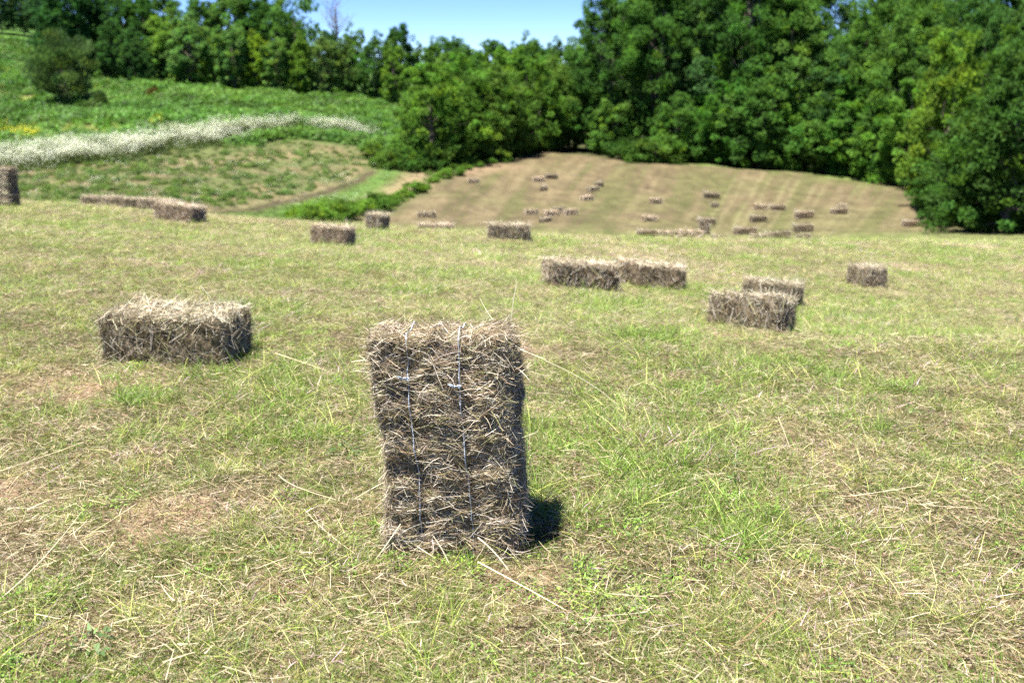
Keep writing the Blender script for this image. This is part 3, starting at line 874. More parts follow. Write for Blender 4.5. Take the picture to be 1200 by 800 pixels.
# --- the front bale, standing on end: length upright, wide face to the camera
FX, FY, _ = hit(536, 651)
FL, FW, FH = .80, .465, .32
F_YAW = math.radians(-9)
def front_bale():
    def extra(rng):
        # loose stalks poking from the top and sides; body axes: x = up, y = across, z = towards the camera
        A = [  # base (x along length from -L/2, y, z), tip direction, length
            ((.34, -.215, .20), (1.0, -.55, .1), .11), ((.35, -.20, .05), (.5, -1, .0), .12), ((.33, -.22, .26), (.25, -1, .25), .10),
            ((.36, .19, .10), (1, -.55, .0), .16), ((.33, .20, .05), (1, .10, 0.05), .20), ((.32, .205, .06), (1, .55, .0), .19),
            ((.31, .20, .16), (.15, .9, .1), .27), ((.30, .21, .10), (.55, 1, .15), .13), ((.27, .22, .12), (.3, 1, .2), .12),
            ((.36, -.06, .2), (1, .25, -.1), .07), ((.36, .02, .2), (1, -.5, .1), .06), ((.36, .11, .15), (1, .9, .1), .08),
            ((-.30, .10, .33), (-.35, .75, .35), .24), ((-.26, -.16, .33), (-.55, -.35, .35), .17), ((-.30, -.05, .33), (-.6, .6, .4), .16),
            ((-.12, -.225, .3), (-.5, -1, .2), .12), ((-.2, -.22, .28), (.8, -.7, .3), .14), ((.02, .23, .25), (.35, 1, .3), .10)]
        P = np.array([a for a, _, _ in A], float); D = np.array([d for _, d, _ in A], float); Ls = np.array([l for _, _, l in A]) * 1.05
        n = len(A)
        B = rng.normal(0, .12, (n, 3)); B[6] = (-.75, .35, .1); B[5] = (-.25, .3, 0); B[12] = (-.5, -.1, 0)
        V, Fc, K = ribbons(P, D, Ls, np.full(n, .0036), B, vary(rng, n, (.60, .54, .38), .12), 8, rng=rng, tip=.5)
        # tuft at both upper corners
        m = 420
        s = np.where(rng.random(m) < .62, -1, 1)
        P2 = np.stack([rng.uniform(.22, .36, m), s * rng.uniform(.17, .235, m), rng.uniform(.04, .31, m)], -1)
        D2 = np.stack([rng.normal(.35, .5, m), s * rng.uniform(.3, 1, m), rng.normal(.1, .4, m)], -1)
        t = ribbons(P2, D2, rng.uniform(.03, .095, m), rng.uniform(.002, .0042, m), rng.normal(0, .2, (m, 3)), hay_colors(rng, m, 1.1), 4, rng=rng, tip=.4)
        # roots of matted hay spilling at the foot
        m = 260
        P3 = np.stack([rng.uniform(-.385, -.31, m), rng.uniform(-.23, .23, m), rng.uniform(.28, .325, m)], -1)
        D3 = np.stack([rng.normal(-.2, .3, m), rng.normal(0, 1, m), rng.uniform(.1, .7, m)], -1)
        g = ribbons(P3, D3, rng.uniform(.03, .08, m), rng.uniform(.0016, .0026, m), rng.normal(0, .2, (m, 3)), hay_colors(rng, m, 1.1), 4, rng=rng, tip=.4)
        V, Fs, K = merge([(V, Fc, K), t, g])
        return V, Fs[0], K
    me = hay_mesh(FL, FW, FH, 5, 56000, .0017, .02, .10, stick=.42, rough=.026, extra=extra, res=.012, painted_sun=False, lift=1.1, body=(.15, .118, .08), clear=(-.098, .078))
    tw = [twine_mesh(FL, FW, FH, y, 5, .0020, k, .026) for y, k in ((-.098, .62), (.078, .60))]
    # turn so that the length stands up: local x -> up, local z -> towards the viewer
    M = np.array([[0, 1, 0], [0, 0, -1], [1, 0, 0]], float)    # new = M @ old ; x'=y, y'=-z, z'=x
    for m in [me] + tw:
        n = len(m.vertices); co = np.empty(n * 3, np.float32); m.vertices.foreach_get('co', co)
        co = (co.reshape(-1, 3) @ M.T).astype(np.float32)
        co[:, 1] += FH / 2; co[:, 2] += FL / 2
        # sagging: the back of the top sits lower, the head bulges a little to the left
        k = sstep(.45, .75, co[:, 2])
        co[:, 2] -= k * (sstep(-.12, .16, co[:, 1]) * .06 + .03 * sstep(.02, .2, -co[:, 0]) * sstep(.2, .05, -co[:, 0] - .02) * 0 + .007 * np.sin(co[:, 0] * 17 + .6) - .014 * sstep(.08, .2, co[:, 0]))
        co[:, 0] -= sstep(.3, .75, co[:, 2]) * .012
        co[:, 0] *= 1 - .045 * np.exp(-((co[:, 2] - .36) / .16) ** 2) + .035 * sstep(.3, .05, co[:, 2])
        co[:, 2] += sstep(.6, .8, co[:, 2]) * (fbm(co[:, 0] * 9 + 3, co[:, 1] * 9, 71, 2) - .5) * .07
        m.vertices.foreach_set('co', co.ravel()); m.update()
    root = empty('hay_bale')
    tag(root, 'bale of brown hay standing on end in front, sharp, with two pale twines', 'hay bale', BALES_GROUP)
    link('hay', me, root)
    for t in tw: link('twine', t, root)
    y = FY + FH / 2 * math.cos(F_YAW)
    tilted(root, FX, y, float(zf(FX, y, False)) - .02, F_YAW, (math.radians(1.0), math.radians(-2.0)), True)
    BALE_FOOT.append((FX, y, FW / 2, FH / 2, F_YAW))
front_bale()

# --- bales of the near field: made once per kind, then copied
def bale_proto(L, W, H, seed, n, w, with_twine=True, stick=.28, lift=1.0):
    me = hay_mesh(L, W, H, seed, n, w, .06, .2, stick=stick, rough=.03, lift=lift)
    tw = [twine_mesh(L, W, H, s * W * .2, seed, .003) for s in (-1, 1)] if with_twine else []
    return me, tw
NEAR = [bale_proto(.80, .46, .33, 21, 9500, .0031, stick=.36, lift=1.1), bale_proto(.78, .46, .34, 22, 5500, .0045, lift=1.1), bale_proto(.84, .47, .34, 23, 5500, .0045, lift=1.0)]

def near_bale(px, py, wpx, k, yaw, label, upright=False, sz=(1, 1, 1), off=0.0, depth=None, name='hay_bale'):
    if depth is None:
        x, y, z = hit(px, py)
    else:
        x, y, z = at(px, depth)
    me, tw = NEAR[k]
    root = empty('hay_bale')
    tag(root, label, 'hay bale', BALES_GROUP)
    L, W, H = me['dims']
    link('hay', me, root)
    for t in tw: link('twine', t, root)
    root.scale = sz
    yw = math.radians(yaw)
    if upright:
        tilted(root, x, y + .25, z - .02 + L / 2 * sz[0], yw, (0, math.radians(-90 + 4)), True)
        BALE_FOOT.append((x, y + .25, H / 2, W / 2, yw))
        return
    # px, py is the foot of the nearest edge
    hw = abs(math.sin(yw)) * L / 2 * sz[0] + abs(math.cos(yw)) * W / 2 * sz[1]
    y = y + hw * .85
    x = x * (y / (y - hw * .85))
    tilted(root, x, y, float(zf(x, y, False)) - .03 + off, yw)
    BALE_FOOT.append((x, y, L / 2 * sz[0], W / 2 * sz[1], yw))
for (me, tw), d in zip(NEAR, ((.80, .46, .33), (.78, .46, .34), (.84, .47, .34))):
    me['dims'] = d

near_bale(211, 428, 185, 0, -9, 'large hay bale lying left of the upright front bale, pale straw on top', sz=(.95, .95, .94))
near_bale(677, 341, 80, 1, 8, 'left bale of the pair touching end to end behind the upright front bale')
near_bale(760, 339, 80, 2, -7, 'right bale of the pair touching end to end behind the upright front bale')
near_bale(878, 390, 88, 1, -38, 'front bale of the two overlapping bales on the right, twine showing', sz=(.77, .82, .95))
near_bale(904, 360, 80, 2, -24, 'rear bale of the two overlapping bales on the right, half hidden', sz=(.79, .86, .95))
near_bale(1014, 338, 44, 1, -72, 'single small-looking hay bale alone at right of the two overlapping bales', sz=(.66, .75, 1))
near_bale(390, 290, 50, 2, -14, 'dark hay bale alone near the crest, just below the low green bushes', sz=(.72, .85, 1.05))
near_bale(596, 282, 48, 1, -6, 'pale-topped hay bale alone on the crest, centred below the far mown slope')
near_bale(442, 270, 26, 1, 78, 'small brown bale at the crest just right of the dark lone bale', sz=(.7, .7, 1.05))
near_bale(6, 242, 24, 2, 80, 'hay bale standing on end at the left edge of the photo', upright=True, sz=(.9, .95, 1))
near_bale(211, 260, 42, 2, -20, 'right end bale, biggest looking, of the row along the left crest')
near_bale(188, 254, 36, 1, -8, 'second bale from the right in the row along the left crest', depth=21.0, off=-.05)
near_bale(158, 251, 34, 2, 5, 'second bale from the left in the row along the left crest', depth=21.3, off=-.07)
near_bale(121, 248, 34, 1, -4, 'left end bale, partly sunk behind grass, of the row along the left crest', depth=21.5, off=-.09)
near_bale(510, 271, 30, 1, 3, 'flat pale bale top just showing over the crest between lone crest bales', depth=22.3, off=-.16)

# --- small bales on the far mown slope
FARM = [hay_mesh(.85, .47, .36, 40 + k, 1500, .015, .08, .26, stick=.3, rough=.03, lift=l * 1.1, res=.06, body=(.15, .115, .07), painted_sun=False) for k, l in enumerate((1.0, .8, 1.1))]
for m, d in zip(FARM, ((.85, .47, .36),) * 3): m['dims'] = d
FAR_GROUP = 'small hay bales on the far mown slope'
far = [  # column, row, yaw, mesh, scale, upright, label
 (555, 214, 4, 0, 1.0, 0, 'far bale alone beside the green gully bushes, highest on the left of the mown slope'),
 (500, 255, -3, 0, 1.05, 0, 'far bale alone at the lower left corner of the mown slope'),
 (631, 213, 8, 0, 1.0, 0, 'left bale of the top trio on the mown slope, flat and long'),
 (646, 208, 6, 1, 1.0, 0, 'highest bale of the top trio on the mown slope'),
 (637, 223, 84, 1, 1.0, 0, 'end-on bale just below the other two of the top trio on the mown slope'),
 (702, 219, 70, 1, 1.0, 0, 'uppermost, steeply turned bale of the diagonal chain at mid slope'),
 (695, 224, 38, 0, 1.0, 0, 'middle bale of the diagonal chain at mid slope'),
 (688, 234, 30, 0, 1.0, 0, 'lowest bale of the diagonal chain at mid slope'),
 (623, 251, 10, 0, 1.0, 0, 'leftmost bale of the loose line of five at lower mid slope'),
 (639, 260, 62, 1, .9, 0, 'short end-on bale hanging lowest under the loose line of five'),
 (647, 254, 14, 0, 1.0, 0, 'third bale from the left in the loose line of five at lower mid slope'),
 (655, 249, 50, 1, .9, 0, 'bale touching the right end of its neighbour in the loose line of five'),
 (668, 254, 22, 0, 1.0, 0, 'rightmost bale of the loose line of five at lower mid slope'),
 (768, 239, 18, 2, 1.0, 0, 'upper bale of the vertical line of three left of the wheel tracks'),
 (760, 259, 10, 2, 1.05, 0, 'middle bale of the vertical line of three left of the wheel tracks'),
 (758, 278, 6, 1, 1.05, 0, 'lowest bale of the vertical line of three left of the wheel tracks'),
 (833, 232, 0, 1, 1.1, 0, 'dark flat bale highest in the middle of the slope, over an end-on bale'),
 (837, 241, 88, 1, 1.0, 0, 'end-on bale tucked just below the dark flat bale high on the slope'),
 (827, 261, 12, 1, 1.05, 0, 'flat bale resting across the top of the dark bale standing on end'),
 (824, 274, 88, 1, 1.0, 1, 'dark bale standing on end below a flat one, beside the curved track'),
 (782, 280, 4, 2, 1.15, 0, 'left, pale bale of the two lying end to end low on the crest'),
 (808, 280, -5, 2, 1.25, 0, 'right, dark-ended bale of the two lying end to end low on the crest'),
 (843, 284, 8, 1, 1.0, 0, 'thin dark bale lowest on the crest just right of the end to end bales'),
 (890, 246, 5, 2, 1.0, 0, 'pale bale at the left of a dark one, high between the tracks'),
 (911, 247, 2, 1, 1.1, 0, 'dark bale just right of the pale one, high between the tracks'),
 (888, 260, 8, 1, 1.1, 0, 'long dark bale mid height beside the left curved track'),
 (873, 273, 10, 1, 1.25, 0, 'long low bale inside the bend of the left curved track'),
 (892, 284, 6, 0, 1.0, 0, 'pale brown bale at the foot of the slope touching a dark neighbour'),
 (911, 283, 4, 1, 1.25, 0, 'dark long bale at the foot of the slope touching a pale brown neighbour'),
 (942, 259, 0, 1, 1.1, 0, 'top bale of the near stack-like column of three on the right'),
 (941, 271, -3, 1, 1.2, 0, 'middle, widest bale of the near stack-like column of three on the right'),
 (941, 283, 86, 1, 1.0, 0, 'end-on bottom bale of the stack-like column of three on the right'),
 (986, 244, 80, 1, 1.0, 0, 'upper, upright-looking bale of the close pair near the right side of the slope'),
 (983, 252, 20, 1, 1.05, 0, 'lower, slanted bale of the close pair near the right side of the slope'),
 (1068, 264, 2, 1, 1.05, 0, 'far bale alone on the right, nearest to the dark overhanging tree'),
]
for px, py, yaw, k, s, up, label in far:
    x, y, z = hit(px, py, 27)
    o = link('hay_bale', FARM[k])
    tag(o, label, 'hay bale', FAR_GROUP)
    o.scale = (s * RNG.uniform(.88, 1.1), s * RNG.uniform(.88, 1.08), s * RNG.uniform(.85, 1.1))
    if up:
        tilted(o, x, y, z + .40, math.radians(yaw), (0, math.radians(-90)), True)
    else:
        tilted(o, x, y, z - .03, math.radians(yaw), (RNG.normal(0, .03), RNG.normal(0, .04)))

def grow_weeds():
    rng = np.random.default_rng(80)
    w = [leafclump(400 + k, 40, .06, .026, .012, (.13, .25, .035) if k % 2 else (.17, .29, .055)) for k in range(3)]
    w += [leafclump(410 + k, 24, .06, .05, .026, (.085, .15, .05)) for k in range(2)]
    c = proto_coll('broad_weed', meshes_of(w, M_HERB, 'broad_weed'))
    X, Y = pts_near(9000, 1.5, 16, 1.3, rng)
    k = (rng.random(len(X)) < sstep(.50, .70, fbm(X * 2.6, Y * 2.6, 90, 3)) * .8) & outside(X, Y)
    X, Y = X[k], Y[k]
    # a few taller weeds right of the front bale
    h = [hit(862 + rng.normal(0, 10), 548 + rng.normal(0, 7))[:2] for _ in range(7)]
    X = np.concatenate([X, [a for a, _ in h]]); Y = np.concatenate([Y, [b for _, b in h]]); n = len(X)
    idx = rng.integers(0, 3, n); big = rng.random(n) < .004; idx[big] = rng.integers(3, 5, big.sum()); idx[-7:] = 3
    big[:] = False
    s = rng.uniform(.6, 1.2, n); s[-7:] = rng.uniform(.7, 1.1, 7)
    o = scatter('weeds', np.stack([X, Y, zf(X, Y)], -1), np.stack([rng.normal(0, .2, n), rng.normal(0, .2, n), rng.uniform(0, TAU, n)], -1),
                np.stack([s, s, s], -1), idx, np.clip(rng.normal(0, .15, n), 0, 1), rng.uniform(.7, 1.25, n), c)
    tag(o, 'small broad leaved weeds and clover in the mown turf', 'weeds', kind='stuff')

grow_near(); grow_weeds(); grow_far(); grow_herbs()

# ------------------------------------------------------------------ trees
def limb(p0, p1, r0, r1, rng, n=6, bend=.08):
    t = np.linspace(0, 1, n)[:, None]
    L = np.linalg.norm(np.array(p1) - np.array(p0))
    P = np.array(p0) * (1 - t) + np.array(p1) * t
    P[1:-1] += rng.normal(0, bend * L * .5, (n - 2, 3))
    return tube(P, np.linspace(r0, r1, n), 6)

def tree_meshes(seed, H, R, low, nclump, nleaf, leaf, base, clump_r=1.0, top=1.0, lump=.35, feather=False):
    """H height, R crown radius, low = crown bottom (fraction of H); crown of leaf faces in clumps"""
    rng = np.random.default_rng(seed)
    zc, zr = H * (low + 1) / 2, H * (1 - low) / 2
    C = []
    while len(C) < nclump:
        d = unit(rng.normal(size=(1, 3)))[0]
        rad = rng.uniform(.45, 1.0) ** .6
        bump = 1 + lump * (noise(d[0] * 2.2 + seed, d[1] * 2.2 + d[2] * 2.7, seed) - .5) * 2
        prof = 1.0
        if d[2] > 0: prof = 1 - (1 - top) * d[2]
        p = np.array([d[0] * R * rad * bump * prof, d[1] * R * rad * bump * prof, zc + d[2] * zr * min(rad * bump, 1.05)])
        if p[2] > max(H * low * .6, .05 * H): C.append(p)
    C = np.array(C)
    cr = clump_r * rng.uniform(.45, 1.55, nclump)
    n = nclump * nleaf
    ci = np.repeat(np.arange(nclump), nleaf)
    dd = unit(rng.normal(size=(n, 3))) * (rng.uniform(.2, 1, n) ** .5)[:, None]
    dd[:, 2] *= .62
    P = C[ci] + dd * cr[ci][:, None]
    P[:, 2] = np.maximum(P[:, 2], .05 * H * (1 if low > .1 else 0) + .05)
    out = unit(P - np.array([0, 0, zc * .8]))
    D = unit(rng.normal(size=(n, 3)) * .9 + out * .55 + np.array([0, 0, -.15]))
    if feather:
        D = unit(out * .8 + np.array([0, 0, .9]) + rng.normal(0, .25, (n, 3)))
    nrm = unit(out * .7 + np.array([0, 0, .55]) + rng.normal(0, .65, (n, 3)))
    S = unit(np.cross(D, nrm))
    L = leaf * rng.uniform(.6, 1.35, n)
    Wd = L * (.16 if feather else .36)
    mid = P + D * (L * .45)[:, None] + nrm * (L * .08)[:, None]
    tip = P + D * L[:, None]
    V = np.stack([P, mid + S * Wd[:, None], tip, mid - S * Wd[:, None]], 1).reshape(-1, 3)
    Fc = np.arange(n * 4).reshape(-1, 4)
    cc = vary(rng, nclump, base, .20)[ci] * (1 + rng.normal(0, .14, (n, 1)))
    yel = rng.random(nclump)[ci] < .12
    cc[yel] *= np.array([1.35, 1.2, .8])
    K = np.repeat(np.clip(cc, .004, .5), 4, 0)
    crown = new_mesh('crown', V, [Fc], M_LEAF, K)
    parts = []
    r0 = H * .016 + .04
    topz = H * .72
    parts.append(limb((0, 0, -.3), (rng.normal(0, .03 * H), rng.normal(0, .03 * H), topz), r0, r0 * .3, rng, 8, .02))
    order = rng.permutation(nclump)[:max(7, min(26, nclump // 5))]
    for q in order:
        h0 = min(rng.uniform(.12, .75) * topz, C[q][2] * .85)
        parts.append(limb((0, 0, h0), C[q], r0 * .38, r0 * .08, rng, 5, .08))
    V, Fs, _ = merge(parts)
    return crown, new_mesh('trunk', V, Fs, M_BARK, smooth=True), H

DK, MD, YG, BL = (.050, .126, .026), (.070, .156, .034), (.096, .195, .030), (.058, .132, .046)
TREES = {
 'tall':   [tree_meshes(501, 18, 5.2, .02, 430, 105, .25, DK, .72, .75), tree_meshes(502, 18, 5.0, .0, 430, 105, .25, MD, .70, .7), tree_meshes(503, 18, 5.6, .08, 420, 105, .26, BL, .74, .8)],
 'bushy':  [tree_meshes(511, 8, 3.6, -.25, 280, 85, .20, YG, .47, .8), tree_meshes(512, 8, 3.3, -.25, 280, 85, .20, MD, .45, .7)],
 'mid':    [tree_meshes(521, 10, 3.4, .06, 230, 80, .26, MD, .55, .8), tree_meshes(522, 10, 3.0, .04, 220, 80, .26, YG, .52, .65), tree_meshes(523, 10, 3.3, .08, 230, 80, .26, DK, .55, .8)],
 'shrub':  [tree_meshes(531, 2.2, 1.7, .0, 45, 90, .20, (.062, .128, .024), .48, 1.0), tree_meshes(532, 2.0, 1.5, .0, 40, 90, .20, (.05, .11, .02), .45, .9)],
 'edge':   [tree_meshes(541, 10.5, 4.6, -.3, 520, 95, .19, (.055, .122, .024), .5, .85)],
 'wispy':  [tree_meshes(551, 10, 3.0, .25, 46, 60, .36, DK, .9, .9, .5)],
 'lone':   [tree_meshes(561, 7, 3.4, .0, 90, 170, .42, (.085, .150, .055), .9, .85, .5, True)],
}
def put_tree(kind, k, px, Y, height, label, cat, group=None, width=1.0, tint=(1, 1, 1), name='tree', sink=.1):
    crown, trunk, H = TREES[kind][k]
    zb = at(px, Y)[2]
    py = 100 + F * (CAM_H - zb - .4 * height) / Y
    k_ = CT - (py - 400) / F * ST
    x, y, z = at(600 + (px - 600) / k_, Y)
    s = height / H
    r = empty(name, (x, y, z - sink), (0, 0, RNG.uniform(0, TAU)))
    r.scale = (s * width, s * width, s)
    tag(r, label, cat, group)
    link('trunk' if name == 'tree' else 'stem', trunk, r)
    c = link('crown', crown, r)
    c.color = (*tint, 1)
    return r

def top_h(px, Y, top):
    return z_of(top, Y) - at(px, Y)[2]

# right-hand wood: front row
WOOD = 'trees of the tall dark wood behind the mown slope'
L_F = 'tall dark broadleaf tree in the front row of the wood above the mown slope'
L_B = 'tall dark broadleaf tree deeper inside the wood, behind its front row'
put_tree('tall', 0, 716, 98, top_h(716, 98, -35), 'tall tree at the left end of the dark wood, edging the open sky', 'tree', WOOD, .80)
for px, Y, top, k, w in [(770, 95, -60, 1, .8), (822, 95, -25, 2, .8), (872, 93, -70, 0, .8), (925, 91, -30, 1, .85), (975, 89, 28, 2, .8), (1025, 87, -20, 0, .8), (1072, 82, -20, 1, .75)]:
    put_tree('tall', k, px, Y, top_h(px, Y, top), L_F, 'tree', WOOD, w * (1.25 if top > 0 else 1), (1.2, 1.15, 1.0))
for px, Y, top, k in [(700, 112, 40, 1), (735, 114, -10, 2), (790, 112, -60, 0), (845, 112, -50, 1), (905, 110, -60, 2), (955, 110, -35, 0), (1005, 108, 10, 1), (1060, 106, -40, 2), (1120, 98, -40, 0), (1180, 95, -40, 1), (1240, 92, -40, 2), (760, 130, -20, 1), (880, 130, -50, 0), (1090, 125, -50, 1), (1300, 90, -30, 0)]:
    put_tree('tall', k, px, Y, top_h(px, Y, top), L_B, 'tree', WOOD, .85)
# lower trees fronting the wood
L_S = 'lower leafy tree filling the foot of the dark wood with foliage to the ground'
for px, Y, top, k in [(795, 90.5, 105, 1), (850, 90, 95, 0), (893, 88.5, 60, 1), (930, 88, 110, 0), (965, 87, 100, 1), (1000, 86, 90, 0), (1035, 84, 85, 1), (1068, 80, 95, 0), (722, 95, 100, 1), (690, 99, 80, 1)]:
    put_tree('bushy', k, px, Y, top_h(px, Y, top), L_S, 'tree', WOOD, 1.0, (.85, 1.0, 1.0) if k == 0 else (1.15, 1.15, 1.0))
put_tree('bushy', 0, 1112, 63, top_h(1112, 63, 36), 'yellow-green tree standing between the dark wood and the right edge tree', 'tree', WOOD, .62, (1.12, 1.0, .85))
put_tree('tall', 1, 1150, 72, top_h(1150, 72, -20), 'tall tree directly behind the yellow-green tree at the right', 'tree', WOOD, .7)
put_tree('edge', 0, 1192, 46, top_h(1192, 46, 30), 'wide leafy tree at the right edge with branches down to the shaded grass', 'tree', WOOD, .92)
put_tree('edge', 0, 1128, 54, top_h(1128, 54, 150), 'low dark leafy tree in front of the yellow-green tree, reaching to the grass', 'tree', WOOD, .95, (.95, 1.0, 1.0))
put_tree('edge', 0, 1168, 49, top_h(1168, 49, 120), 'rounded dark tree overhanging the shaded grass beside the right edge tree', 'tree', WOOD, .9, (.9, 1.0, 1.05))
put_tree('edge', 0, 1300, 50, 11, 'broad tree just beyond the right edge tree, mostly out of the photo', 'tree', WOOD, 1.0)
put_tree('shrub', 0, 768, 87, 2.4, 'rounded bright green shrub jutting from the wood onto the slope top', 'shrub', 'shrubs along the foot of the wood', 1.35, (1.35, 1.25, 1.1), name='shrub')
for px, Y, h in [(735, 90.5, 1.8), (748, 89, 1.8), (790, 89.5, 1.5), (830, 90, 1.6), (905, 87, 1.3), (1010, 85.5, 1.3), (1040, 83, 1.5), (1088, 76, 1.7), (1120, 62, 1.8), (870, 89.5, 1.4), (950, 86.5, 1.3)]:
    put_tree('shrub', 1, px, Y, h, 'low green shrub at the foot of the dark wood', 'shrub', 'shrubs along the foot of the wood', 1.2, name='shrub')

# middle: bright bushy trees
MID = 'bright bushy trees in the middle left of the wood'
L_M = 'bright yellow-green bushy tree in the clump left of the dark wood'
put_tree('bushy', 0, 505, 83, top_h(505, 83, 74), 'front left bushy tree of the bright clump, leaning over the fern slope', 'tree', MID, 1.0)
for px, Y, top, k, w in [(545, 88, 62, 0, .95), (583, 90, 72, 1, .9), (622, 95, 66, 0, .85), (655, 99, 72, 1, .85), (528, 96, 58, 1, .9), (600, 104, 55, 0, .9), (645, 108, 62, 1, .9), (566, 86.5, 100, 1, .9), (605, 92.5, 105, 0, .9), (640, 98, 110, 1, .8)]:
    put_tree('bushy', k, px, Y, top_h(px, Y, top), L_M, 'tree', MID, w, (1.0, 1.0, 1.0) if k == 0 else (1.35, 1.15, .95))
RID = 'trees of the far ridge under the open sky'
L_R = 'small looking tree on the far ridge under the open sky'
put_tree('mid', 2, 469, 140, top_h(469, 140, 21), 'dark tree rising highest above the far ridge under the open sky', 'tree', RID, .6)
for px, top, k in [(492, 50, 0), (508, 44, 1), (526, 38, 2), (545, 45, 0), (562, 52, 1), (580, 42, 2), (600, 50, 0), (618, 40, 1), (636, 44, 2), (655, 46, 0), (674, 48, 1), (690, 52, 0)]:
    put_tree('mid', k, px, 150 + 6 * (k - 1), top_h(px, 150, top), L_R, 'tree', RID, .85)

# left belt on the hill
BELT = 'trees of the belt along the left hilltop'
L_L = 'mid green tree in the front row of the belt on the left hill'
L_K = 'taller dark tree behind the front row of the left hill belt'
for px, Y, top, k, w, t in [(196, 127, 12, 1, 1.0, (1.25, 1.15, 1.2)), (222, 125, 14, 0, .95, (1.6, 1.4, 1.7)), (250, 125, 45, 1, .85, (1.4, 1.2, .9)), (274, 124, 25, 0, .95, (1.5, 1.35, 1.6)), (300, 124, 36, 1, .9, (1.5, 1.25, .85)), (326, 123, 40, 0, .9, (1.4, 1.25, 1.3)),
                         (352, 123, 38, 1, .85, (1.3, 1.15, 1)), (378, 124, 40, 0, .8, (1.4, 1.15, 1.5)), (405, 125, 42, 0, .75, (1.35, 1.1, 1.2)), (440, 124, 38, 0, .8, (1, 1, 1)), (462, 122, 48, 1, .7, (1, 1, 1))]:
    put_tree('mid', k, px, Y, top_h(px, Y, top), L_L, 'tree', BELT, w, t)
put_tree('mid', 1, 415, 128, top_h(415, 128, 28), 'pointed tree rising just left of the sky gap on the left hill', 'tree', BELT, .7)
for px, Y, top, k in [(165, 134, -12, 2), (192, 138, -22, 0), (238, 136, -8, 2), (268, 136, -20, 0), (298, 136, -18, 2), (322, 135, -10, 2), (135, 136, -25, 2), (345, 140, 18, 0), (385, 138, 30, 2)]:
    put_tree('mid', k, px, Y, top_h(px, Y, top), L_K, 'tree', BELT, .8)
put_tree('wispy', 0, 348, 128, top_h(348, 128, -25), 'tree with thin open crown letting sky through, above the left belt', 'tree', BELT, .75)
for px, Y, top, k, w in [(82, 128, -40, 2, .9), (108, 129, -20, 2, .85)]:
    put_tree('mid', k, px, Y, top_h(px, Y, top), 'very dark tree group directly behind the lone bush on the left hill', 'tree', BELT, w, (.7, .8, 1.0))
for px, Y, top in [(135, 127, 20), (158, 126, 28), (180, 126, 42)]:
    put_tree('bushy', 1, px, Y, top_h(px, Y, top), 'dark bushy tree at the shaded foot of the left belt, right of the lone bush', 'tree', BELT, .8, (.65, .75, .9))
for px, Y, top in [(-60, 165, -40), (-20, 166, -35), (14, 166, -30), (42, 164, -40), (60, 150, -30), (0, 158, -30), (26, 159, -36), (-38, 158, -30), (52, 157, -34)]:
    put_tree('tall', 2, px, Y, top_h(px, Y, top), 'dark tree with bare lower trunk at the top left corner of the hill', 'tree', BELT, .8, (.8, .85, .9))

# a nearly bare tree, twigs against the sky
def bare_tree():
    rng = np.random.default_rng(9)
    x, y, z = at(402, 133)
    H = top_h(402, 133, -12)
    parts = [limb((0, 0, -.2), (.2, 0, H * .8), .14, .04, rng, 8, .02)]
    for k in range(34):
        h0 = rng.uniform(.45, .8) * H
        a = rng.uniform(0, TAU)
        p1 = (math.cos(a) * rng.uniform(.5, 2.6), math.sin(a) * rng.uniform(.5, 2.4), min(h0 + rng.uniform(.6, 3.2), H))
        parts.append(limb((.1, 0, h0), p1, .04, .012, rng, 5, .1))
        for _ in range(3):
            q = np.array(p1) * .6 + np.array((.1, 0, h0)) * .4
            parts.append(limb(q, np.array(p1) + rng.normal(0, .6, 3), .018, .007, rng, 4, .1))
    V, Fs, _ = merge(parts)
    o = link('bare_tree', new_mesh('bare_tree', V, Fs, M_BARK, smooth=True), None, (x, y, z))
    tag(o, 'leafless twiggy tree against the sky at the left end of the sky gap', 'tree', BELT)
bare_tree()

# lone bush and hedge row
put_tree('lone', 0, 76, 106, top_h(76, 106, 42), 'lone dark feathery bush standing free on the left hillside', 'bush', None, .84, name='bush')
put_tree('lone', 0, 118, 104, 1.8, 'small grey-green bush at the right foot of the lone dark bush', 'bush', None, .8, name='bush')
put_tree('shrub', 1, 181, 113, 1.3, 'small reddish brown shrub below the left belt of trees', 'shrub', None, .6, (1.9, .62, .9), name='shrub')
GUL = 'low shrubs along the gully beside the mown slope'
for px, py, h in [(352, 261, 1.0), (366, 260, 1.1), (382, 258, 1.2), (398, 256, 1.2), (412, 253, 1.1), (425, 250, 1.0), (438, 247, 1.1), (452, 242, 1.6), (463, 236, 1.5), (474, 231, 1.1), (486, 226, 1.3), (497, 222, 1.3), (508, 216, 1.2), (519, 210, 1.3), (532, 206, 1.2), (546, 201, 1.1), (560, 197, 1.0), (575, 193, 1.0), (592, 190, .9)]:
    x, y, z = hit(px, py, 30)
    put_tree('shrub', int(RNG.integers(0, 2)), px, y, h * (RNG.uniform(.65, 1.0) if px < 450 else RNG.uniform(.4, .75)), 'low green shrub in the gully between left slope and mown slope', 'shrub', GUL, 1.2, (1.7, 1.6, 1.3), name='shrub')
UND = 'green shrubs below the bright bushy trees'
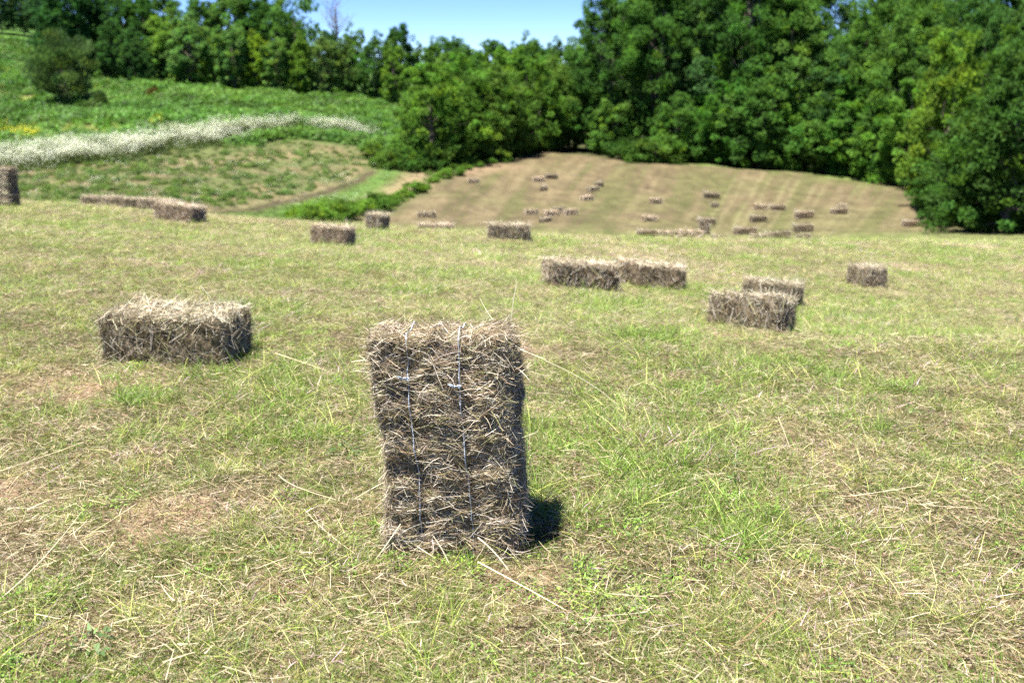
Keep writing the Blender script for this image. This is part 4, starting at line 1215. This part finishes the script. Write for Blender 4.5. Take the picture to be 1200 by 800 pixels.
for px, Y, h in [(470, 82, 1.9), (455, 80, 1.6), (485, 79.5, 1.8), (500, 80.5, 1.9), (520, 83, 1.6), (540, 85, 1.5), (565, 87, 1.4), (590, 90, 1.3), (440, 84, 1.5), (620, 95, 1.2)]:
    put_tree('shrub', 0, px, Y, h, 'leafy green shrub below the bright bushy trees', 'shrub', UND, 1.15, (1.1, 1.1, 1.05), name='shrub')

# ------------------------------------------------------------------ light, sky, view
sun_dir = np.array([-.23, -.19, .95]); sun_dir /= np.linalg.norm(sun_dir)
sl = bpy.data.lights.new('sun', 'SUN'); sl.energy = 5.0; sl.angle = math.radians(.53); sl.color = (1, .95, .87)
so = bpy.data.objects.new('sun', sl); COL.objects.link(so)
from mathutils import Vector
so.rotation_euler = Vector(sun_dir).to_track_quat('Z', 'Y').to_euler()
so.location = (-20, -15, 60)
w = bpy.data.worlds.new('World'); SC.world = w; w.use_nodes = True
nt = w.node_tree; nt.nodes.clear()
sky = nt.nodes.new('ShaderNodeTexSky'); sky.sky_type = 'NISHITA'; sky.sun_disc = False
sky.sun_elevation = math.asin(sun_dir[2]); sky.sun_rotation = math.atan2(sun_dir[0], sun_dir[1])
sky.altitude = 2500; sky.air_density = .75; sky.dust_density = 0.0; sky.ozone_density = 3.5
bg = nt.nodes.new('ShaderNodeBackground'); bg.inputs['Strength'].default_value = .066
ow = nt.nodes.new('ShaderNodeOutputWorld')
hs = nt.nodes.new('ShaderNodeHueSaturation'); hs.inputs['Saturation'].default_value = 1.25; hs.inputs['Hue'].default_value = .518
nt.links.new(sky.outputs[0], hs.inputs['Color']); nt.links.new(hs.outputs[0], bg.inputs[0]); nt.links.new(bg.outputs[0], ow.inputs[0])
SC.view_settings.view_transform = 'Standard'; SC.view_settings.look = 'None'
SC.view_settings.exposure = 1.88; SC.view_settings.gamma = 1
SC.render.engine = 'CYCLES'
SC.cycles.max_bounces = 5; SC.cycles.diffuse_bounces = 3; SC.cycles.transmission_bounces = 4; SC.cycles.glossy_bounces = 2
SC.cycles.use_adaptive_sampling = True; SC.cycles.adaptive_threshold = .01
SC.cycles.use_denoising = False
SC.cycles.denoiser = 'OPENIMAGEDENOISE'
SC.cycles.denoising_input_passes = 'RGB_ALBEDO_NORMAL'
SC.cycles.sample_clamp_indirect = 8
